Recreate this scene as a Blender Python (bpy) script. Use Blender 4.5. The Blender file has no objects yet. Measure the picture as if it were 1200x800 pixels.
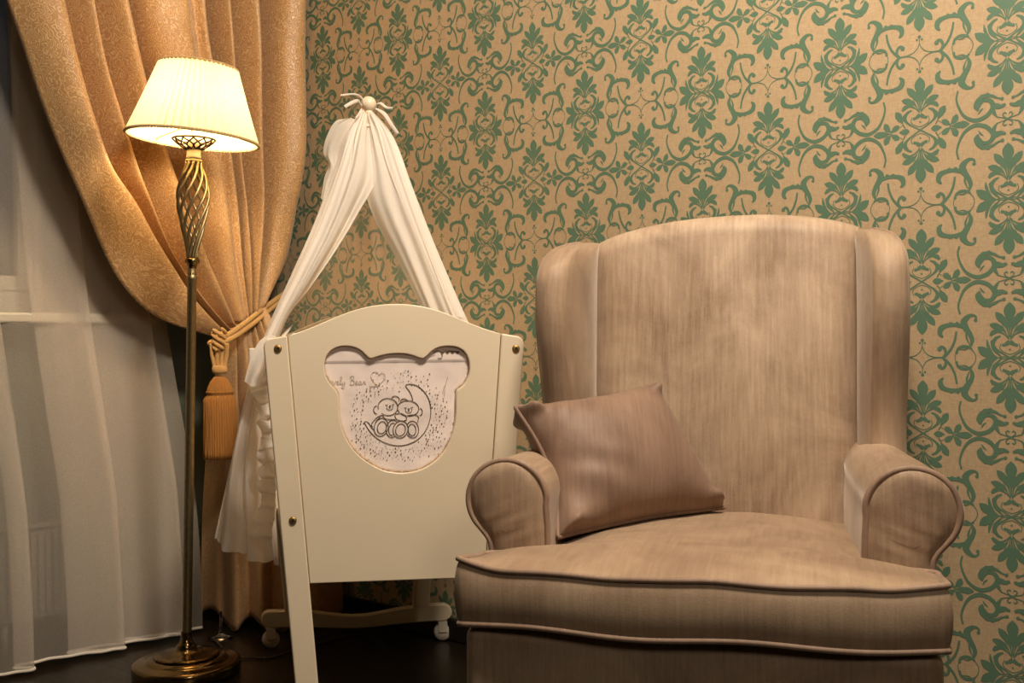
import bpy, bmesh, math, random
import numpy as np
from mathutils import Vector, Matrix, noise

S = bpy.context.scene
COL = S.collection
PI = math.pi
random.seed(7)

# ------------------------------------------------------------------ camera
F = 1280.0
ROLL = math.radians(0.6)
TILT = math.radians(0.13)
CAM = Vector((0, 0, 0.83))
cam_data = bpy.data.cameras.new('camera')
cam_data.lens = F * 36.0 / 1200.0
cam_data.sensor_width = 36.0
cam_data.sensor_fit = 'HORIZONTAL'
cam_data.clip_start = 0.02
cam = bpy.data.objects.new('camera', cam_data)
COL.objects.link(cam)
cam.matrix_world = Matrix.Translation(CAM) @ Matrix.Rotation(PI/2 - TILT, 4, 'X') @ Matrix.Rotation(-ROLL, 4, 'Z')
S.camera = cam


def ray(x, y):
    cx, cy = x - 600.0, 400.0 - y
    X = cx*math.cos(ROLL) + cy*math.sin(ROLL)
    Y = -cx*math.sin(ROLL) + cy*math.cos(ROLL)
    d = Vector((X/F, math.cos(TILT) + Y/F*math.sin(TILT), Y/F*math.cos(TILT) - math.sin(TILT)))
    return d/d.y


def P(x, y, depth):
    """where the sight line of a measured point reaches the given distance into the room"""
    return CAM + ray(x, y)*depth


# ------------------------------------------------------------------ maths helpers
def cr(pts, n):
    """Catmull-Rom through pts (any dimension), n samples, chord-length spaced"""
    p = np.array(pts, float)
    if len(p) == 2:
        t = np.linspace(0, 1, n)[:, None]
        return p[0]*(1-t) + p[1]*t
    k = np.concatenate([[0], np.cumsum(np.maximum(1e-9, np.linalg.norm(np.diff(p, axis=0), axis=1)))])
    t = np.linspace(0, k[-1], n)
    return hermite(k, p, t)


def hermite(k, p, t):
    """cubic through knots k with values p, sampled at t"""
    k = np.asarray(k, float); p = np.asarray(p, float)
    one = p.ndim == 1
    if one: p = p[:, None]
    m = np.zeros_like(p)
    for i in range(len(k)):
        a, b = max(0, i-1), min(len(k)-1, i+1)
        m[i] = (p[b]-p[a])/(k[b]-k[a])
    i = np.clip(np.searchsorted(k, t, 'right')-1, 0, len(k)-2)
    h = (k[i+1]-k[i])
    s = ((t-k[i])/h)[:, None]
    hh = h[:, None]
    r = (2*s**3-3*s**2+1)*p[i] + (s**3-2*s**2+s)*hh*m[i] + (-2*s**3+3*s**2)*p[i+1] + (s**3-s**2)*hh*m[i+1]
    return r[:, 0] if one else r


def smooth(a, b, x):
    t = min(1.0, max(0.0, (x-a)/(b-a)))
    return t*t*(3-2*t)


# ------------------------------------------------------------------ mesh builder
class MB:
    def __init__(self):
        self.v, self.f, self.m, self.uv = [], [], [], {}

    def add(self, verts, faces, mi=0):
        o = len(self.v)
        self.v += [tuple(p) for p in verts]
        for f in faces:
            self.f.append([o+i for i in f]); self.m.append(mi)

    def grid(self, rows, mi=0, closeu=False, closev=False, uvs=None):
        nr, nc = len(rows), len(rows[0])
        o = len(self.v)
        for r in rows:
            self.v += [tuple(p) for p in r]
        if uvs is not None:
            for i in range(nr):
                for j in range(nc):
                    self.uv[o+i*nc+j] = uvs[i][j]
        for i in range(nr if closev else nr-1):
            for j in range(nc if closeu else nc-1):
                a, b = i, (i+1) % nr
                c, d = j, (j+1) % nc
                self.f.append([o+a*nc+c, o+a*nc+d, o+b*nc+d, o+b*nc+c]); self.m.append(mi)
        return o

    def tube(self, path, rad, n=10, mi=0, closed=False, caps=True):
        path = [Vector(p) for p in path]
        N = len(path)
        rads = rad if hasattr(rad, '__len__') else [rad]*N
        rows = []
        up = None
        for i in range(N):
            if closed: t = path[(i+1) % N]-path[i-1]
            else: t = path[min(N-1, i+1)]-path[max(0, i-1)]
            t.normalize()
            if up is None:
                up = Vector((0, 0, 1)) if abs(t.z) < .9 else Vector((1, 0, 0))
            s = t.cross(up)
            if s.length < 1e-6: s = t.orthogonal()
            s.normalize()
            up = s.cross(t).normalized()
            rows.append([path[i] + (s*math.cos(2*PI*k/n) + up*math.sin(2*PI*k/n))*rads[i] for k in range(n)])
        o = self.grid(rows, mi, closeu=True, closev=closed)
        if caps and not closed:
            self.f.append([o+k for k in range(n)]); self.m.append(mi)
            self.f.append([o+(N-1)*n+k for k in reversed(range(n))]); self.m.append(mi)

    def lathe(self, prof, n=48, mi=0, c=(0, 0, 0), fn=None):
        rows = []
        for r, z in prof:
            row = []
            for k in range(n):
                a = 2*PI*k/n
                rr = fn(r, z, a) if fn else r
                row.append((c[0]+rr*math.cos(a), c[1]+rr*math.sin(a), c[2]+z))
            rows.append(row)
        return self.grid(rows, mi, closeu=True)

    def sphere(self, c, r, n=20, mi=0, sc=(1, 1, 1)):
        prof = [(r*math.sin(PI*i/n), -r*math.cos(PI*i/n)) for i in range(n+1)]
        rows = [[(c[0]+max(q, 1e-5)*math.cos(2*PI*k/(2*n))*sc[0], c[1]+max(q, 1e-5)*math.sin(2*PI*k/(2*n))*sc[1], c[2]+z*sc[2])
                 for k in range(2*n)] for q, z in prof]
        self.grid(rows, mi, closeu=True)

    def box(self, lo, hi, mi=0, M=None):
        x0, y0, z0 = lo; x1, y1, z1 = hi
        v = [(x0,y0,z0),(x1,y0,z0),(x1,y1,z0),(x0,y1,z0),(x0,y0,z1),(x1,y0,z1),(x1,y1,z1),(x0,y1,z1)]
        if M: v = [M(*p) for p in v]
        self.add(v, [(3,2,1,0),(4,5,6,7),(0,1,5,4),(1,2,6,5),(2,3,7,6),(3,0,4,7)], mi)

    def prism(self, poly, y0, y1, mi=0, M=None):
        """poly in (x,z), extruded along y"""
        n = len(poly)
        v = [(x, y0, z) for x, z in poly] + [(x, y1, z) for x, z in poly]
        if M: v = [M(*p) for p in v]
        f = [tuple(range(n)), tuple(reversed(range(n, 2*n)))]
        f += [(i, n+i, n+(i+1) % n, (i+1) % n) for i in range(n)]
        self.add(v, f, mi)

    def build(self, name, mats, parent=None, sm=True, bevel=0, seg=3, fix=True, subsurf=0, solid=0):
        me = bpy.data.meshes.new(name)
        me.from_pydata(self.v, [], self.f)
        if not hasattr(mats, '__len__'): mats = [mats]
        for m in mats: me.materials.append(m)
        me.polygons.foreach_set('material_index', self.m)
        me.polygons.foreach_set('use_smooth', [sm]*len(self.f))
        if self.uv:
            lay = me.uv_layers.new(name='uv')
            idx = np.zeros(len(me.loops), int); me.loops.foreach_get('vertex_index', idx)
            arr = np.array([self.uv.get(int(i), (0, 0)) for i in idx], float)
            lay.data.foreach_set('uv', arr.ravel())
        me.update()
        if fix:
            bm = bmesh.new(); bm.from_mesh(me)
            bmesh.ops.recalc_face_normals(bm, faces=bm.faces)
            bm.to_mesh(me); bm.free()
        o = bpy.data.objects.new(name, me)
        COL.objects.link(o)
        if parent: o.parent = parent
        if solid:
            k = o.modifiers.new('thick', 'SOLIDIFY'); k.thickness = solid; k.offset = 0
        if bevel:
            k = o.modifiers.new('bevel', 'BEVEL'); k.width = bevel; k.segments = seg; k.limit_method = 'ANGLE'
            k.angle_limit = math.radians(40)
            try: k.harden_normals = True
            except Exception: pass
        if subsurf:
            k = o.modifiers.new('sub', 'SUBSURF'); k.levels = subsurf; k.render_levels = subsurf
        return o


def tag(o, label, cat, group=None, kind=None):
    o['label'] = label
    o['category'] = cat
    if group: o['group'] = group
    if kind: o['kind'] = kind
    return o


def thing(name, label, cat, loc=(0, 0, 0), rz=0, group=None):
    o = bpy.data.objects.new(name, None)
    o.empty_display_size = .05
    COL.objects.link(o)
    o.location = loc; o.rotation_euler = (0, 0, rz)
    bpy.context.view_layer.update()
    return tag(o, label, cat, group)


def struct(o, label, cat):
    o['kind'] = 'structure'; o['label'] = label; o['category'] = cat
    return o


# ------------------------------------------------------------------ materials
def srgb(r, g, b):
    def c(u):
        u /= 255.0
        return u/12.92 if u <= .04045 else ((u+.055)/1.055)**2.4
    return (c(r), c(g), c(b), 1)


def new_mat(name):
    m = bpy.data.materials.new(name); m.use_nodes = True
    nt = m.node_tree; nt.nodes.clear()
    out = nt.nodes.new('ShaderNodeOutputMaterial')
    return m, nt, out


class N:
    def __init__(self, nt): self.nt = nt
    def __call__(self, kind, **kw):
        n = self.nt.nodes.new(kind)
        for k, v in kw.items():
            if k == 'inp':
                for a, b in v.items(): 
                    if isinstance(b, bpy.types.NodeSocket): self.nt.links.new(b, n.inputs[a])
                    else: n.inputs[a].default_value = b
            else: setattr(n, k, v)
        return n
    def link(self, a, b): self.nt.links.new(a, b)
    def math(self, op, a, b=0.0, c=None):
        n = self.nt.nodes.new('ShaderNodeMath'); n.operation = op
        for i, q in enumerate((a, b) if c is None else (a, b, c)):
            if isinstance(q, bpy.types.NodeSocket): self.nt.links.new(q, n.inputs[i])
            else: n.inputs[i].default_value = q
        return n.outputs[0]
    def mix(self, f, a, b):
        n = self.nt.nodes.new('ShaderNodeMix'); n.data_type = 'RGBA'
        for i, q in ((0, f), (6, a), (7, b)):
            if isinstance(q, bpy.types.NodeSocket): self.nt.links.new(q, n.inputs[i])
            else: n.inputs[i].default_value = q
        return n.outputs[2]
    def ramp(self, f, stops):
        n = self.nt.nodes.new('ShaderNodeValToRGB')
        e = n.color_ramp.elements
        while len(e) < len(stops): e.new(.5)
        for i, (p, c) in enumerate(stops):
            e[i].position = p; e[i].color = c if len(c) == 4 else (*c, 1)
        self.nt.links.new(f, n.inputs[0])
        return n.outputs[0]


def simple(name, col, rough=.5, metal=0, noise_amt=.08, scale=40, bump=0.0, spec=.5, sheen=0, coat=0):
    m, nt, out = new_mat(name); q = N(nt)
    tc = q('ShaderNodeTexCoord')
    nz = q('ShaderNodeTexNoise', inp={'Vector': tc.outputs['Object'], 'Scale': scale, 'Detail': 4.0})
    lo = tuple(c*(1-noise_amt) for c in col[:3])+(1,); hi = tuple(min(1, c*(1+noise_amt)) for c in col[:3])+(1,)
    c = q.mix(nz.outputs[0], lo, hi)
    b = q('ShaderNodeBsdfPrincipled', inp={'Base Color': c, 'Roughness': rough, 'Metallic': metal})
    b.inputs['Specular IOR Level'].default_value = spec
    b.inputs['Sheen Weight'].default_value = sheen
    b.inputs['Coat Weight'].default_value = coat
    if bump:
        bp = q('ShaderNodeBump', inp={'Strength': bump, 'Distance': .002, 'Height': nz.outputs[0]})
        q.link(bp.outputs[0], b.inputs['Normal'])
    q.link(b.outputs[0], out.inputs[0])
    return m


def wallpaper_ground():
    m, nt, out = new_mat('wallpaper_linen'); q = N(nt)
    tc = q('ShaderNodeTexCoord')
    mp = q('ShaderNodeMapping', inp={'Vector': tc.outputs['Object'], 'Scale': (260, 260, 40)})
    mp2 = q('ShaderNodeMapping', inp={'Vector': tc.outputs['Object'], 'Scale': (40, 40, 300)})
    a = q('ShaderNodeTexNoise', inp={'Vector': mp.outputs[0], 'Scale': 2.0, 'Detail': 2.0})
    b_ = q('ShaderNodeTexNoise', inp={'Vector': mp2.outputs[0], 'Scale': 2.0, 'Detail': 2.0})
    w = q.math('MULTIPLY', q.math('ADD', a.outputs[0], b_.outputs[0]), .5)
    c = q.ramp(w, [(.3, srgb(168, 142, 110)), (.7, srgb(190, 167, 134))])
    b = q('ShaderNodeBsdfPrincipled', inp={'Base Color': c, 'Roughness': .62})
    b.inputs['Specular IOR Level'].default_value = .3
    bp = q('ShaderNodeBump', inp={'Strength': .25, 'Distance': .0006, 'Height': w})
    q.link(bp.outputs[0], b.inputs['Normal'])
    q.link(b.outputs[0], out.inputs[0])
    return m


def velvet(name, base, hi, streak_axis='Z', amp=1.0):
    m, nt, out = new_mat(name); q = N(nt)
    tc = q('ShaderNodeTexCoord')
    sc = {'Z': (75, 5, 5), 'X': (75, 5, 5)}[streak_axis]
    mp = q('ShaderNodeMapping', inp={'Vector': tc.outputs['Object'], 'Scale': sc})
    st = q('ShaderNodeTexNoise', inp={'Vector': mp.outputs[0], 'Scale': 2.2, 'Detail': 3.0, 'Roughness': .6})
    bl = q('ShaderNodeTexNoise', inp={'Vector': tc.outputs['Object'], 'Scale': 5.0, 'Detail': 5.0, 'Roughness': .6, 'Distortion': .6})
    fn = q('ShaderNodeTexNoise', inp={'Vector': tc.outputs['Object'], 'Scale': 420.0, 'Detail': 2.0})
    blr = q('ShaderNodeMapRange', inp={'Value': bl.outputs[0], 'From Min': .26, 'From Max': .76})
    w = q.math('ADD', q.math('MULTIPLY', q.math('SUBTRACT', st.outputs[0], .5), .9*amp), blr.outputs[0])
    w = q.math('ADD', q.math('MULTIPLY', q.math('SUBTRACT', fn.outputs[0], .5), .35), w)
    c = q.mix(w, base, hi)
    nt.nodes[-1].clamp_factor = True
    b = q('ShaderNodeBsdfPrincipled', inp={'Base Color': c, 'Roughness': .55})
    b.inputs['Specular IOR Level'].default_value = .25
    b.inputs['Sheen Weight'].default_value = .30
    b.inputs['Sheen Roughness'].default_value = .35
    b.inputs['Sheen Tint'].default_value = (1, .92, .82, 1)
    h = q.math('ADD', q.math('MULTIPLY', fn.outputs[0], .5), st.outputs[0])
    bp = q('ShaderNodeBump', inp={'Strength': .22, 'Distance': .0015, 'Height': h})
    q.link(bp.outputs[0], b.inputs['Normal'])
    q.link(b.outputs[0], out.inputs[0])
    return m


def jacquard():
    m, nt, out = new_mat('gold_jacquard'); q = N(nt)
    uv = q('ShaderNodeUVMap')
    mp = q('ShaderNodeMapping', inp={'Vector': uv.outputs[0], 'Scale': (1, 1, 1)})
    nz = q('ShaderNodeTexNoise', inp={'Vector': mp.outputs[0], 'Scale': 60.0, 'Detail': 1.0})
    vo = q('ShaderNodeTexVoronoi', inp={'Vector': mp.outputs[0], 'Scale': 52.0}, feature='F1')
    # spiral scrolls: rings round every cell centre, bent by noise
    ph = q.math('ADD', q.math('MULTIPLY', vo.outputs['Distance'], 11.0), q.math('MULTIPLY', nz.outputs[0], 13.0))
    sw = q.math('SINE', ph)
    fig = q('ShaderNodeMapRange', inp={'Value': q.math('ABSOLUTE', sw), 'From Min': .75, 'From Max': .12})
    c = q.mix(fig.outputs[0], srgb(178, 134, 84), srgb(212, 176, 128))
    rg = q.math('SUBTRACT', .50, q.math('MULTIPLY', fig.outputs[0], .2))
    th = q('ShaderNodeTexWave', inp={'Vector': mp.outputs[0], 'Scale': 300.0, 'Distortion': .5}, wave_type='BANDS')
    b = q('ShaderNodeBsdfPrincipled', inp={'Base Color': c, 'Roughness': rg})
    b.inputs['Sheen Weight'].default_value = .25
    b.inputs['Specular IOR Level'].default_value = .55
    bp = q('ShaderNodeBump', inp={'Strength': .3, 'Distance': .001, 'Height': q.math('ADD', fig.outputs[0], q.math('MULTIPLY', th.outputs['Fac'], .15))})
    q.link(bp.outputs[0], b.inputs['Normal'])
    q.link(b.outputs[0], out.inputs[0])
    return m


def sheer_mat(name, col, alpha, trans=.5, weave=500):
    m, nt, out = new_mat(name); q = N(nt)
    tc = q('ShaderNodeTexCoord')
    nz = q('ShaderNodeTexNoise', inp={'Vector': tc.outputs['Object'], 'Scale': float(weave), 'Detail': 1.0})
    a = q.math('ADD', alpha-.08, q.math('MULTIPLY', nz.outputs[0], .16))
    # a woven cloth covers more when it is seen edge-on
    lw = q('ShaderNodeLayerWeight', inp={'Blend': .5})
    a = q.math('ADD', a, q.math('MULTIPLY', q.math('POWER', lw.outputs['Facing'], 2.0), (1-alpha)*.55))
    df = q('ShaderNodeBsdfDiffuse', inp={'Color': col})
    tl = q('ShaderNodeBsdfTranslucent', inp={'Color': col})
    mx = q('ShaderNodeMixShader', inp={0: trans}); q.link(df.outputs[0], mx.inputs[1]); q.link(tl.outputs[0], mx.inputs[2])
    tp = q('ShaderNodeBsdfTransparent')
    mm = q('ShaderNodeMixShader', inp={0: a}); q.link(tp.outputs[0], mm.inputs[1]); q.link(mx.outputs[0], mm.inputs[2])
    q.link(mm.outputs[0], out.inputs[0])
    return m


def cloth(name, col, trans=.3, rough=.9, bump=.2, scale=300):
    m, nt, out = new_mat(name); q = N(nt)
    tc = q('ShaderNodeTexCoord')
    nz = q('ShaderNodeTexNoise', inp={'Vector': tc.outputs['Object'], 'Scale': float(scale), 'Detail': 3.0})
    c = q.mix(nz.outputs[0], tuple(x*.93 for x in col[:3])+(1,), col)
    df = q('ShaderNodeBsdfDiffuse', inp={'Color': c, 'Roughness': .6})
    tl = q('ShaderNodeBsdfTranslucent', inp={'Color': c})
    mx = q('ShaderNodeMixShader', inp={0: trans}); q.link(df.outputs[0], mx.inputs[1]); q.link(tl.outputs[0], mx.inputs[2])
    bp = q('ShaderNodeBump', inp={'Strength': bump, 'Distance': .001, 'Height': nz.outputs[0]})
    q.link(bp.outputs[0], df.inputs['Normal'])
    q.link(mx.outputs[0], out.inputs[0])
    return m


def floor_mat():
    m, nt, out = new_mat('dark_floorboards'); q = N(nt)
    tc = q('ShaderNodeTexCoord')
    mp = q('ShaderNodeMapping', inp={'Vector': tc.outputs['Object'], 'Rotation': (0, 0, .7)})
    br = q('ShaderNodeTexBrick', inp={'Vector': mp.outputs[0], 'Scale': 1.0, 'Mortar Size': .0015, 'Brick Width': 1.2, 'Row Height': .11,
                                      'Color1': srgb(38, 29, 19), 'Color2': srgb(28, 21, 14), 'Mortar': srgb(8, 6, 4)})
    mp2 = q('ShaderNodeMapping', inp={'Vector': mp.outputs[0], 'Scale': (3, 60, 3)})
    nz = q('ShaderNodeTexNoise', inp={'Vector': mp2.outputs[0], 'Scale': 1.5, 'Detail': 5.0})
    c = q.mix(q.math('MULTIPLY', nz.outputs[0], .5), br.outputs['Color'], srgb(16, 12, 8))
    b = q('ShaderNodeBsdfPrincipled', inp={'Base Color': c, 'Roughness': q.math('ADD', .22, q.math('MULTIPLY', nz.outputs[0], .2))})
    bp = q('ShaderNodeBump', inp={'Strength': .15, 'Distance': .001, 'Height': nz.outputs[0]})
    q.link(bp.outputs[0], b.inputs['Normal'])
    q.link(b.outputs[0], out.inputs[0])
    return m


def emit(name, col, strength):
    m, nt, out = new_mat(name); q = N(nt)
    e = q('ShaderNodeEmission', inp={'Color': col, 'Strength': strength})
    q.link(e.outputs[0], out.inputs[0])
    return m


def glass_mat(name, col=(1, 1, 1, 1), rough=.02):
    m, nt, out = new_mat(name); q = N(nt)
    b = q('ShaderNodeBsdfPrincipled', inp={'Base Color': col, 'Roughness': rough, 'IOR': 1.45})
    b.inputs['Transmission Weight'].default_value = 1
    q.link(b.outputs[0], out.inputs[0])
    return m


M_paper = wallpaper_ground()
M_green = simple('wallpaper_green', srgb(90, 118, 96), .5, 0, .06, 160, spec=.4)
M_plain = simple('window_wall_paint', srgb(92, 96, 84), .7, 0, .04, 30)
M_ceil = simple('ceiling_paint', srgb(225, 215, 195), .8, 0, .02, 20)
M_floor = floor_mat()
M_base = simple('dark_skirting', srgb(24, 18, 12), .4, 0, .2, 20)
M_white = simple('white_lacquer', srgb(226, 208, 180), .32, 0, .02, 12, spec=.5)
M_frame = simple('window_frame_white', srgb(192, 184, 168), .35, 0, .02, 12)
M_brass = simple('antique_brass', srgb(138, 114, 74), .16, 1, .25, 60)
M_dbrass = simple('aged_brass_dark', srgb(162, 144, 108), .45, 1, .3, 80)
M_cream = simple('cream_candle_tube', srgb(232, 216, 184), .5, 0, .05, 60)
M_velvet = velvet('taupe_velvet', srgb(136, 110, 89), srgb(186, 160, 134))
M_velvet_b = velvet('taupe_velvet_back', srgb(138, 113, 92), srgb(200, 175, 149), 'Z', 1.0)
M_velvet_s = velvet('taupe_velvet_seat', srgb(136, 110, 88), srgb(186, 160, 133), 'X', .8)
M_pipe = velvet('taupe_piping', srgb(136, 110, 92), srgb(170, 143, 122))
M_pillow = velvet('mauve_velvet', srgb(120, 95, 80), srgb(154, 127, 109), 'X', 1.2)
M_gold = jacquard()
M_sheer = sheer_mat('white_tulle', srgb(246, 234, 220), .36, .5, 380)
M_hem = cloth('white_hem', srgb(240, 232, 220), .2)
M_veil = sheer_mat('veil_tulle', srgb(255, 248, 240), .80, .35, 600)
M_veil_thin = sheer_mat('veil_thin_tulle', srgb(245, 235, 220), .16, .4, 600)
M_frill = cloth('white_cotton_frill', srgb(252, 246, 238), .5, bump=.8, scale=120)
M_cotton = cloth('pinkish_white_cotton', srgb(252, 238, 230), .12, bump=.5, scale=45)
M_ink = simple('brown_print', srgb(84, 70, 56), .8, 0, .05, 40)
M_grey_print_shade = simple('grey_print_and_fold_shade', srgb(192, 176, 160), .8, 0, .05, 40)
M_rope = cloth('gold_rope', srgb(206, 164, 106), .0, bump=.6, scale=260)
M_tassel = cloth('gold_tassel_thread', srgb(172, 120, 66), .0, bump=.8, scale=200)
M_bolt = simple('brass_bolt', srgb(176, 140, 86), .45, 1, .2, 100)
M_socket_shade = simple('socket_shade', srgb(22, 18, 14), .6)
M_plast = simple('white_plastic', srgb(224, 212, 196), .4)
M_rad = simple('grey_radiator_enamel', srgb(110, 106, 94), .45, 0, .04, 20)
M_glass = glass_mat('window_glass')
M_cglass = glass_mat('clear_glass')
M_trim = cloth('cream_braid', srgb(214, 186, 136), .2, bump=.8, scale=300)

# ------------------------------------------------------------------ the room
D = Vector((0.7649, -0.6442, 0))         # along the papered wall, towards the right
E = Vector((-0.6442, -0.7649, 0))        # along the window wall, towards the camera
CORNER = Vector((-0.8395, 3.582, 0))


def RW(s, t, z):
    """room coordinates: s along the papered wall, t out from it, z up"""
    return CORNER + D*s + E*t + Vector((0, 0, z))


SL, TL, HC = 4.3, 4.6, 2.62
ROOMROT = math.atan2(D.y, D.x)


def room_box(mb, s0, s1, t0, t1, z0, z1, mi=0):
    mb.box((s0, t0, z0), (s1, t1, z1), mi, M=lambda a, b, c: RW(a, b, c))


# -- damask ornament of the wallpaper: one quarter of the repeat, mirrored both ways (units: half a repeat in height = 100)
HALF = 0.3029/2
UW = 0.3310/2/HALF*100      # half width of the repeat in the same units
quarter = []                # (layer, polygon) with polygon [(u,v)...]


LAY = [0]


def stroke(pts, w, n=None):
    LAY[0] += 1
    n = n or max(8, 4*len(pts))
    k = np.concatenate([[0], np.cumsum(np.linalg.norm(np.diff(np.array(pts, float), axis=0), axis=1))])
    c = cr(pts, n)
    ww = np.interp(np.linspace(0, k[-1], n), k if len(w) == len(pts) else np.linspace(0, k[-1], len(w)), w)
    t = np.gradient(c, axis=0); t /= np.maximum(1e-9, np.linalg.norm(t, axis=1))[:, None]
    nn = np.stack([-t[:, 1], t[:, 0]], 1)
    L, R = c+nn*ww[:, None]/2, c-nn*ww[:, None]/2
    for i in range(n-1):
        quarter.append((LAY[0], [L[i], R[i], R[i+1], L[i+1]]))


def ball(c, r, n=10):
    LAY[0] += 1
    quarter.append((LAY[0], [(c[0]+r*math.cos(2*PI*k/n), c[1]+r*math.sin(2*PI*k/n)) for k in range(n)]))


LEAF = [.10, .12, .15, .22, .42, .82, .74, 1.0, .95, .72, .05]


LEAF2 = [.15, .28, .5, .72, .9, .84, 1.0, .95, .78, .5, .05]


def leaf(base, mid, tip, w, prof=LEAF):
    stroke([base, mid, tip], [x*w for x in prof], 16)


def palmette(mu, mv, sx):
    """upright spray of leaves over a heart; centre at (mu,mv), sx=+1/-1: which side of the quarter it fills, sv: up"""
    def T(p): return (mu+sx*p[0], mv+(1 if mv == 0 else -1)*p[1])
    def lf(b, m, t, w): leaf(T(b), T(m), T(t), w)
    def stk(p, w, n=None): stroke([T(q) for q in p], w, n)
    lf((0, 26), (0, 47), (0, 70), 14.5)
    lf((.8, 24), (4.5, 41), (17, 58), 9.5)
    lf((1, 24), (8.5, 36), (24.5, 42.5), 8.5)
    stk([(1, 23), (6, 29), (14, 33.5), (20, 32), (23.5, 28)], [.8, 1.6, 4, 6.2, 3])
    stk([(0, 20.5), (4, 17.5), (8, 15)], [5.5, 5, 1.5])
    ball(T((7.5, 16)), 2.2)
    stk([(0, 0), (9, 5.5), (17, 11.5), (20.5, 17.5), (17, 24.5), (11, 27.5)], [2.2, 2.0, 3.0, 5.5, 4, 2])
    stk([(0, 4.2), (8, 7.5), (12, 12), (10.5, 18)], [1.1, 1.1, 1.2, 1.0])
    stk([(17, 24.5), (22, 21), (21, 14)], [1.2, 2, .6])
    ball(T((0, 10.5)), 1.3, 8)


palmette(0, 0, 1)
# side spray of the wide medallion
leaf((23, 11), (27, 19), (32.5, 28), 9.5, LEAF2)
stroke([(22, 9), (20, 5), (24, 12)], [1.2, 1.5, 1.0])
leaf((28, 0), (22, 0), (14, 0), 8.5, LEAF2)
leaf((39, 1.5), (34, 5), (28, 9.5), 8, LEAF2)
leaf((39, 2), (44, 7), (47.5, 14.5), 8.5, LEAF2)
leaf((40, 0), (51, 0), (63, 0), 9.5, LEAF2)
stroke([(22, 10), (30, 5), (40, 0)], [1.0, .8, .8])
# narrow medallion at the opposite corner of the quarter
palmette(UW, 100, -1)
def NM(p): return (UW-p[0], 100-p[1])
leaf(NM((15, 0)), NM((27, 5)), NM((39, 14)), 11.5, LEAF2)
stroke([NM(p) for p in [(10, 1), (15, 6), (19, 12), (22, 21.5)]], [1, 3.4, 6, 3.5])
stroke([NM(p) for p in [(19, 3), (23.5, 9), (26.5, 16), (27.5, 23)]], [1, 3.2, 4, 1.2])
stroke([NM(p) for p in [(0, 0), (7, 1.2), (15, 0)]], [1.2, 1.2, 1.2])
# four-circle ornament between the wide medallions (w measured down from its centre row)
def OR(p): return (p[0], 100-p[1])
def ost(p, w, n=None): stroke([OR(q) for q in p], w, n)
ost([(0, 13), (0, 19)], [1, 1.2]); leaf(OR((0, 18)), OR((0, 21)), OR((0, 25)), 4.6); ball(OR((3.2, 19.2)), 1.5, 8)
ost([(0, 14.5), (2.5, 8.5), (8, 3.2), (17, .4), (27, 0)], [1.1, 1.1, 1.2, 1.6, 2.6])
ost([(26, 0), (30, 5), (29, 11.5), (25, 14.2), (21.5, 12)], [2.5, 3.6, 3.8, 3.8, 3])
ball(OR((22.3, 11.2)), 3.1)
ost([(27, 0), (33, 6), (38, 13), (42, 23), (44, 34)], [3.6, 3.4, 3.2, 3.0, 2.6])
ost([(55+13*math.cos(a), 13*math.sin(a)) for a in np.linspace(0, PI, 13)], [1.1]*13, 22)
ost([(63.5, 11), (58, 14.5), (51, 14.5), (45.5, 11), (43.5, 6)], [2.2, 2.6, 3.4, 3.4, 2.4])
ball(OR((44, 6.5)), 2)
ost([(61, 13.5), (55, 10.5), (49, 10.2)], [.6, 2.2, .6])
ost([(68, 48.5), (68.5, 52), (64.5, 54.5), (58.5, 52.5), (53.5, 46), (56, 38), (61.5, 29), (63.5, 22), (61, 14)],
    [2.6, 3, 3.4, 6, 9, 8, 6, 5.5, 2.4], 40)
ball(OR((68, 48)), 2.3)
ost([(57, 37), (56.5, 27), (60, 17)], [1, 3, 1])
ost([(56, 36), (49, 41), (41, 42.5), (31, 41.5), (24.5, 38), (23.2, 31), (27, 26.5)], [2, 5.5, 5, 5.6, 7.5, 6, 2.2], 30)
ball(OR((37, 43.8)), 2.6); ball(OR((45, 44.3)), 2.4)
# stem and scroll knot (measured from the knot at (UW,0))
def KN(p): return (UW-p[0], p[1])
def kst(p, w, n=None): stroke([KN(q) for q in p], w, n)
kst([(60.5, 44), (62.5, 34), (59.5, 22), (52.5, 10), (40, 3.2), (28, 5.6), (20.5, 12), (17.5, 19), (21.5, 26), (29.5, 26.5), (35, 20), (35.5, 15.5)],
    [2.4, 2.6, 3, 4, 5.2, 5.4, 5.2, 6.5, 5.4, 4, 3.4, 1.2], 60)
kst([(7, 26.5), (11.5, 27.5), (19, 31.5), (28, 32.5), (35.5, 28), (38.8, 20.5), (36, 14.5)], [2.2, 2.4, 4, 5.6, 6, 5.6, 1], 30)
ball(KN((6.6, 26.2)), 2.3); ball(KN((24, 34)), 2.4); ball(KN((31, 33)), 2.3); ball(KN((37.5, 26.5)), 2.2)
kst([(29.5, 17.5), (33, 14.5), (35.5, 10.2)], [.8, 2.6, .8])
kst([(19.5, 18.5), (13, 17.6), (8, 16.6), (3.4, 18.5)], [9, 7.5, 5.2, 3.5])
ball(KN((4, 18)), 2)
kst([(18.5, 15), (16, 9), (12.5, 3.6)], [7, 4.2, 1.3])
kst([(13, 4), (6, 2), (0, 0)], [1.4, 1, 1.2])
kst([(0, .5), (4.2, 3), (5.8, 6), (3.4, 8.2), (1.6, 6.4)], [1.2, 1.4, 1.6, 1.6, 1.2])

full = []
for ly, pl in quarter:
    a = np.array(pl, float)
    # the quarter covers u 0..UW and v 0..100; shapes lying on the mirror lines are mirrored onto themselves
    for h, (su, sv) in enumerate(((1, 1), (-1, 1), (1, -1), (-1, -1))):
        full.append(((ly*4+h)*1.2e-6, a*np.array([su, sv])))

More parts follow.
